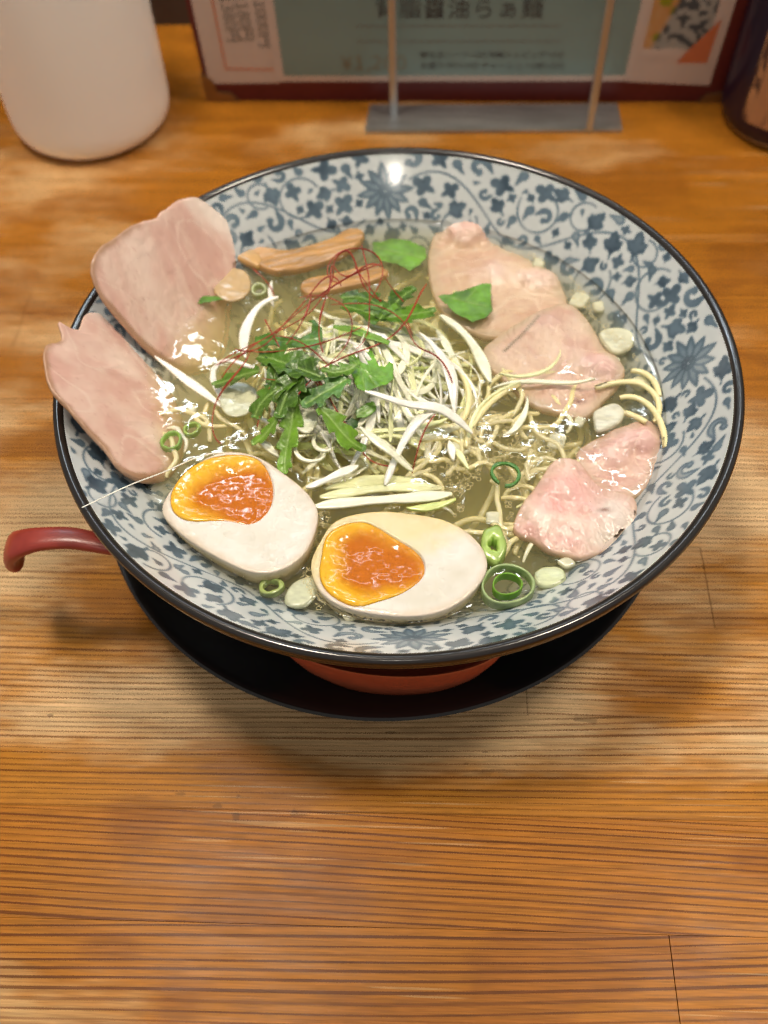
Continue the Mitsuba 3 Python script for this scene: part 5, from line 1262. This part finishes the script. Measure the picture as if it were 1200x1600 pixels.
t0, t1 = mloc(586, 23), mloc(852, 23)
msheet('menu__poster__title', lettering('背脂醤油らぁ麺', t0[0], t0[1], (t1[0] - t0[0]) / 7 * 0.86, tight=1.06), 0.0013, 'm_ink_dark', 0.0001)
for y_ in (38, 62):
    a_, b_ = mloc(557, y_), mloc(877, y_)
    msheet('menu__poster__rule', [a_ - (0, 0.0003), (b_[0], a_[1] - 0.0003), (b_[0], a_[1] + 0.0003), a_ + (0, 0.0003)], 0.0013, 'm_ink_grey', 0.0001)
a_ = mloc(534, 106); b_ = mloc(640, 106)
msheet('menu__poster__price', lettering('¥1,200', a_[0], a_[1], (b_[0] - a_[0]) / 6 * 1.72), 0.0013, 'm_ink_ochre', 0.0001)
for y_, txt in ((87, '替え玉ハーフ+150 特製トッピング+350'), (104, '大盛り(中)+150 チャーシュー2枚+350')):
    a_, b_ = mloc(656, y_), mloc(880, y_)
    L0 = lettering(txt, 0, 0, 0.01).bounds[2]
    msheet('menu__poster__small_print', lettering(txt, a_[0], a_[1], 0.01 * (b_[0] - a_[0]) / L0), 0.0013, 'm_ink_dark', 0.0001)
# pale wave lines on the poster
wv = []
for i in range(9):
    x = np.linspace(0, 1, 30)
    p0, p1 = mloc(800 + 6 * i, 22 + 7.0 * i), mloc(975, 34 + 7.2 * i)
    y = p0[1] + (p1[1] - p0[1]) * x + 0.0016 * np.sin(x * (5 + i * 0.3) + i)
    wv.append(shapely.LineString(np.c_[p0[0] + (p1[0] - p0[0]) * x, y]).buffer(0.00022))
msheet('menu__poster__waves', unary_union(wv), 0.00127, 'm_wave', 0.0001)
# left page: orange frame and sideways prices
o0, o1 = mloc(352, 108), mloc(428, 109)
msheet('menu__left_page__frame', [o0, o1, o1 + (0, 0.0009), o0 + (0.0009, 0.0009), (o0[0] + 0.0009, MH - 0.015), (o0[0], MH - 0.015)], 0.0004, 'm_ink_orange', 0.0001)
for x_, y_, txt in ((366, 64, '1380円'), (388, 62, '1180円'), (417, 72, '1000円')):
    e_ = mloc(x_, y_)
    L0 = lettering(txt, 0, 0, 0.0072).bounds[2]
    msheet('menu__left_page__prices', lettering(txt, e_[0] - 0.003, e_[1] + L0, 0.0072, True), 0.0004, 'm_ink_grey', 0.0001)
# right page: printed picture of a bowl of noodles and an orange flash
DA, DB = mput([[*mloc(1016, 76), 0]])[0], mput([[*mloc(1062, 0), 0]])[0]


def dish(p, n, uv):
    q = mi.Point3f(p.x, p.y, p.z)
    bowl = smoothstep(-0.0015, 0.0015, ((p.x - DA[0]) * (DB[2] - DA[2]) - (p.z - DA[2]) * (DB[0] - DA[0])) / math.hypot(DB[2] - DA[2], DB[0] - DA[0]))
    leafy = smoothstep(0.50, 0.60, noise(p.x * 420, p.z * 420, 3.0))
    food = mix((0.50, 0.23, 0.06), (0.62, 0.40, 0.20), fbm(p.x * 230, p.z * 230, octaves=3))
    food = mix(food, (0.30, 0.30, 0.03), smoothstep(0.58, 0.70, noise(p.x * 160 + 9, p.z * 160)))
    rim = mix((0.36, 0.37, 0.35), (0.09, 0.10, 0.11), leafy)
    return mix(food, rim, bowl)


scene['m_dish'] = {'type': 'diffuse', 'reflectance': proc(dish)}
d0, d1, d2 = mloc(1006, 92), mloc(1104, 92), mloc(1120, 20)
msheet('menu__right_page__picture', [mloc(1004, 76), mloc(1102, 76), (mloc(1102, 76)[0], MH - 0.03), (mloc(1004, 76)[0], MH - 0.03)], 0.0004, 'm_dish', 0.0001)
msheet('menu__right_page__caption', [mloc(1002, 88), mloc(1058, 88), mloc(1062, 75), mloc(1004, 75)], 0.00052, 'm_paper', 0.0001)
msheet('menu__right_page__flash', [mloc(1056, 97), mloc(1104, 97), mloc(1128, 28), mloc(1074, 78)], 0.00066, 'm_ink_orange', 0.0001)
tag('menu', 'dark red menu with brass corners and a teal noodle poster', 'menu')

# ---------------------------------------------------------------- steel stand in front of the menu
scene['m_steel'] = {'type': 'principled', 'base_color': proc(lambda p, n, uv: mi.Color3f(0.50, 0.51, 0.51) * (0.8 + 0.4 * noise(p.x * 60, p.y * 900))), 'roughness': 0.36, 'metallic': 0.9}
s4 = [at(x, y, 0.0) for x, y in ((570, 210), (972, 208), (964, 166), (578, 168))]
pl_ = Polygon([p[:2] for p in s4]).buffer(-0.001).buffer(0.001)
m = trimesh.creation.extrude_polygon(pl_, 0.0016, engine='earcut')
add('menu_stand__base_plate', (np.array(m.vertices) + (0, 0, 0.0002), np.array(m.faces)), 'm_steel')
for x_, y_ in ((615, 178), (920, 201)):
    b_ = at(x_, y_, 0.0018)
    add('menu_stand__rod', tube(np.array([b_, b_ + (0, 0, 0.05), b_ + (0, 0, 0.105)]), 0.0021, 0.0021, 14, up=(0, 1, 0)), 'm_rod', 40)
scene['m_rod'] = {'type': 'principled', 'base_color': rgb(0.52, 0.56, 0.60), 'roughness': 0.28, 'metallic': 0.85}
tag('menu_stand', 'grey steel stand plate with two upright rods before the menu', 'menu stand')

# ---------------------------------------------------------------- can on the right
scene['m_can_dark'] = {'type': 'principled', 'base_color': rgb(0.020, 0.010, 0.030), 'roughness': 0.25, 'specular': 0.6, 'metallic': 0.3}
scene['m_can_metal'] = {'type': 'principled', 'base_color': rgb(0.55, 0.50, 0.44), 'roughness': 0.28, 'metallic': 0.9}


def label_col(p, n, uv):
    a = dr.atan2(p.y - KC[1], p.x - KC[0])
    t = smoothstep(0.52, 0.60, noise(a * 34, p.z * 240, 4.0)) * smoothstep(0.35, 0.5, noise(a * 7, p.z * 60, 9.0))
    return mix((0.52, 0.38, 0.27), (0.10, 0.07, 0.08), t)


KC = np.array([0.1765, 0.2470])
scene['m_can_label'] = {'type': 'principled', 'base_color': proc(label_col), 'roughness': 0.3, 'metallic': 0.7}
kw = T().translate([KC[0], KC[1], 0])
add('can__base', lathe([(0.0, 0.0030), (0.024, 0.0030), (0.0265, 0.0004), (0.0285, 0.0004), (0.0305, 0.0024), (0.0312, 0.0040)], 120), 'm_can_base', 40, to_world=kw)
scene['m_can_base'] = {'type': 'twosided', 'bsdf': {'type': 'ref', 'id': 'm_can_metal'}}
add('can__body', lathe([(0.0312, 0.0040), (0.0326, 0.0075), (0.0330, 0.0120), (0.0330, 0.108), (0.0300, 0.116), (0.0270, 0.118), (0.0, 0.1175)], 160), 'm_can_body', 40, to_world=kw)
scene['m_can_body'] = {'type': 'twosided', 'bsdf': {'type': 'ref', 'id': 'm_can_dark'}}
# the pale label wraps the side that faces the counter
aa = np.linspace(math.radians(-143), math.radians(30), 90)
lv = np.vstack([np.c_[KC[0] + r_ * np.cos(aa), KC[1] + r_ * np.sin(aa), np.full(90, z_)] for r_, z_ in ((0.03315, 0.0125), (0.03335, 0.0128), (0.03335, 0.0950), (0.03315, 0.0953))])
lf = []
for k in range(3):
    j = np.arange(89)
    lf += [np.stack([k * 90 + j, k * 90 + j + 1, (k + 1) * 90 + j + 1], -1), np.stack([k * 90 + j, (k + 1) * 90 + j + 1, (k + 1) * 90 + j], -1)]
add('can__label', (lv, np.vstack(lf)), 'm_can_label', True)
tag('can', 'dark purple can with a pale metallic label standing beside the menu', 'can')

# ---------------------------------------------------------------- panel behind the counter
scene['m_panel'] = {'type': 'principled', 'base_color': rgb(0.060, 0.038, 0.028), 'roughness': 0.6}
add('back_panel', box((0.05, 0.345, 0.10), (1.6, 0.03, 0.22), 0.002), 'm_panel', to_world=CROT)
tag('back_panel', 'dark brown panel rising behind the counter', kind='structure')

add('broth', build_broth(), 'm_broth', True, interior={'type': 'ref', 'id': 'broth_medium'})
add('broth__bubble_film', FILM, 'm_film', True)
labels['broth__bubble_film'] = {'label': 'net of fine pale bubbles and oil eyes', 'kind': 'stuff'}
tag('broth', 'clear golden broth filling the ramen bowl', 'broth', kind='stuff')
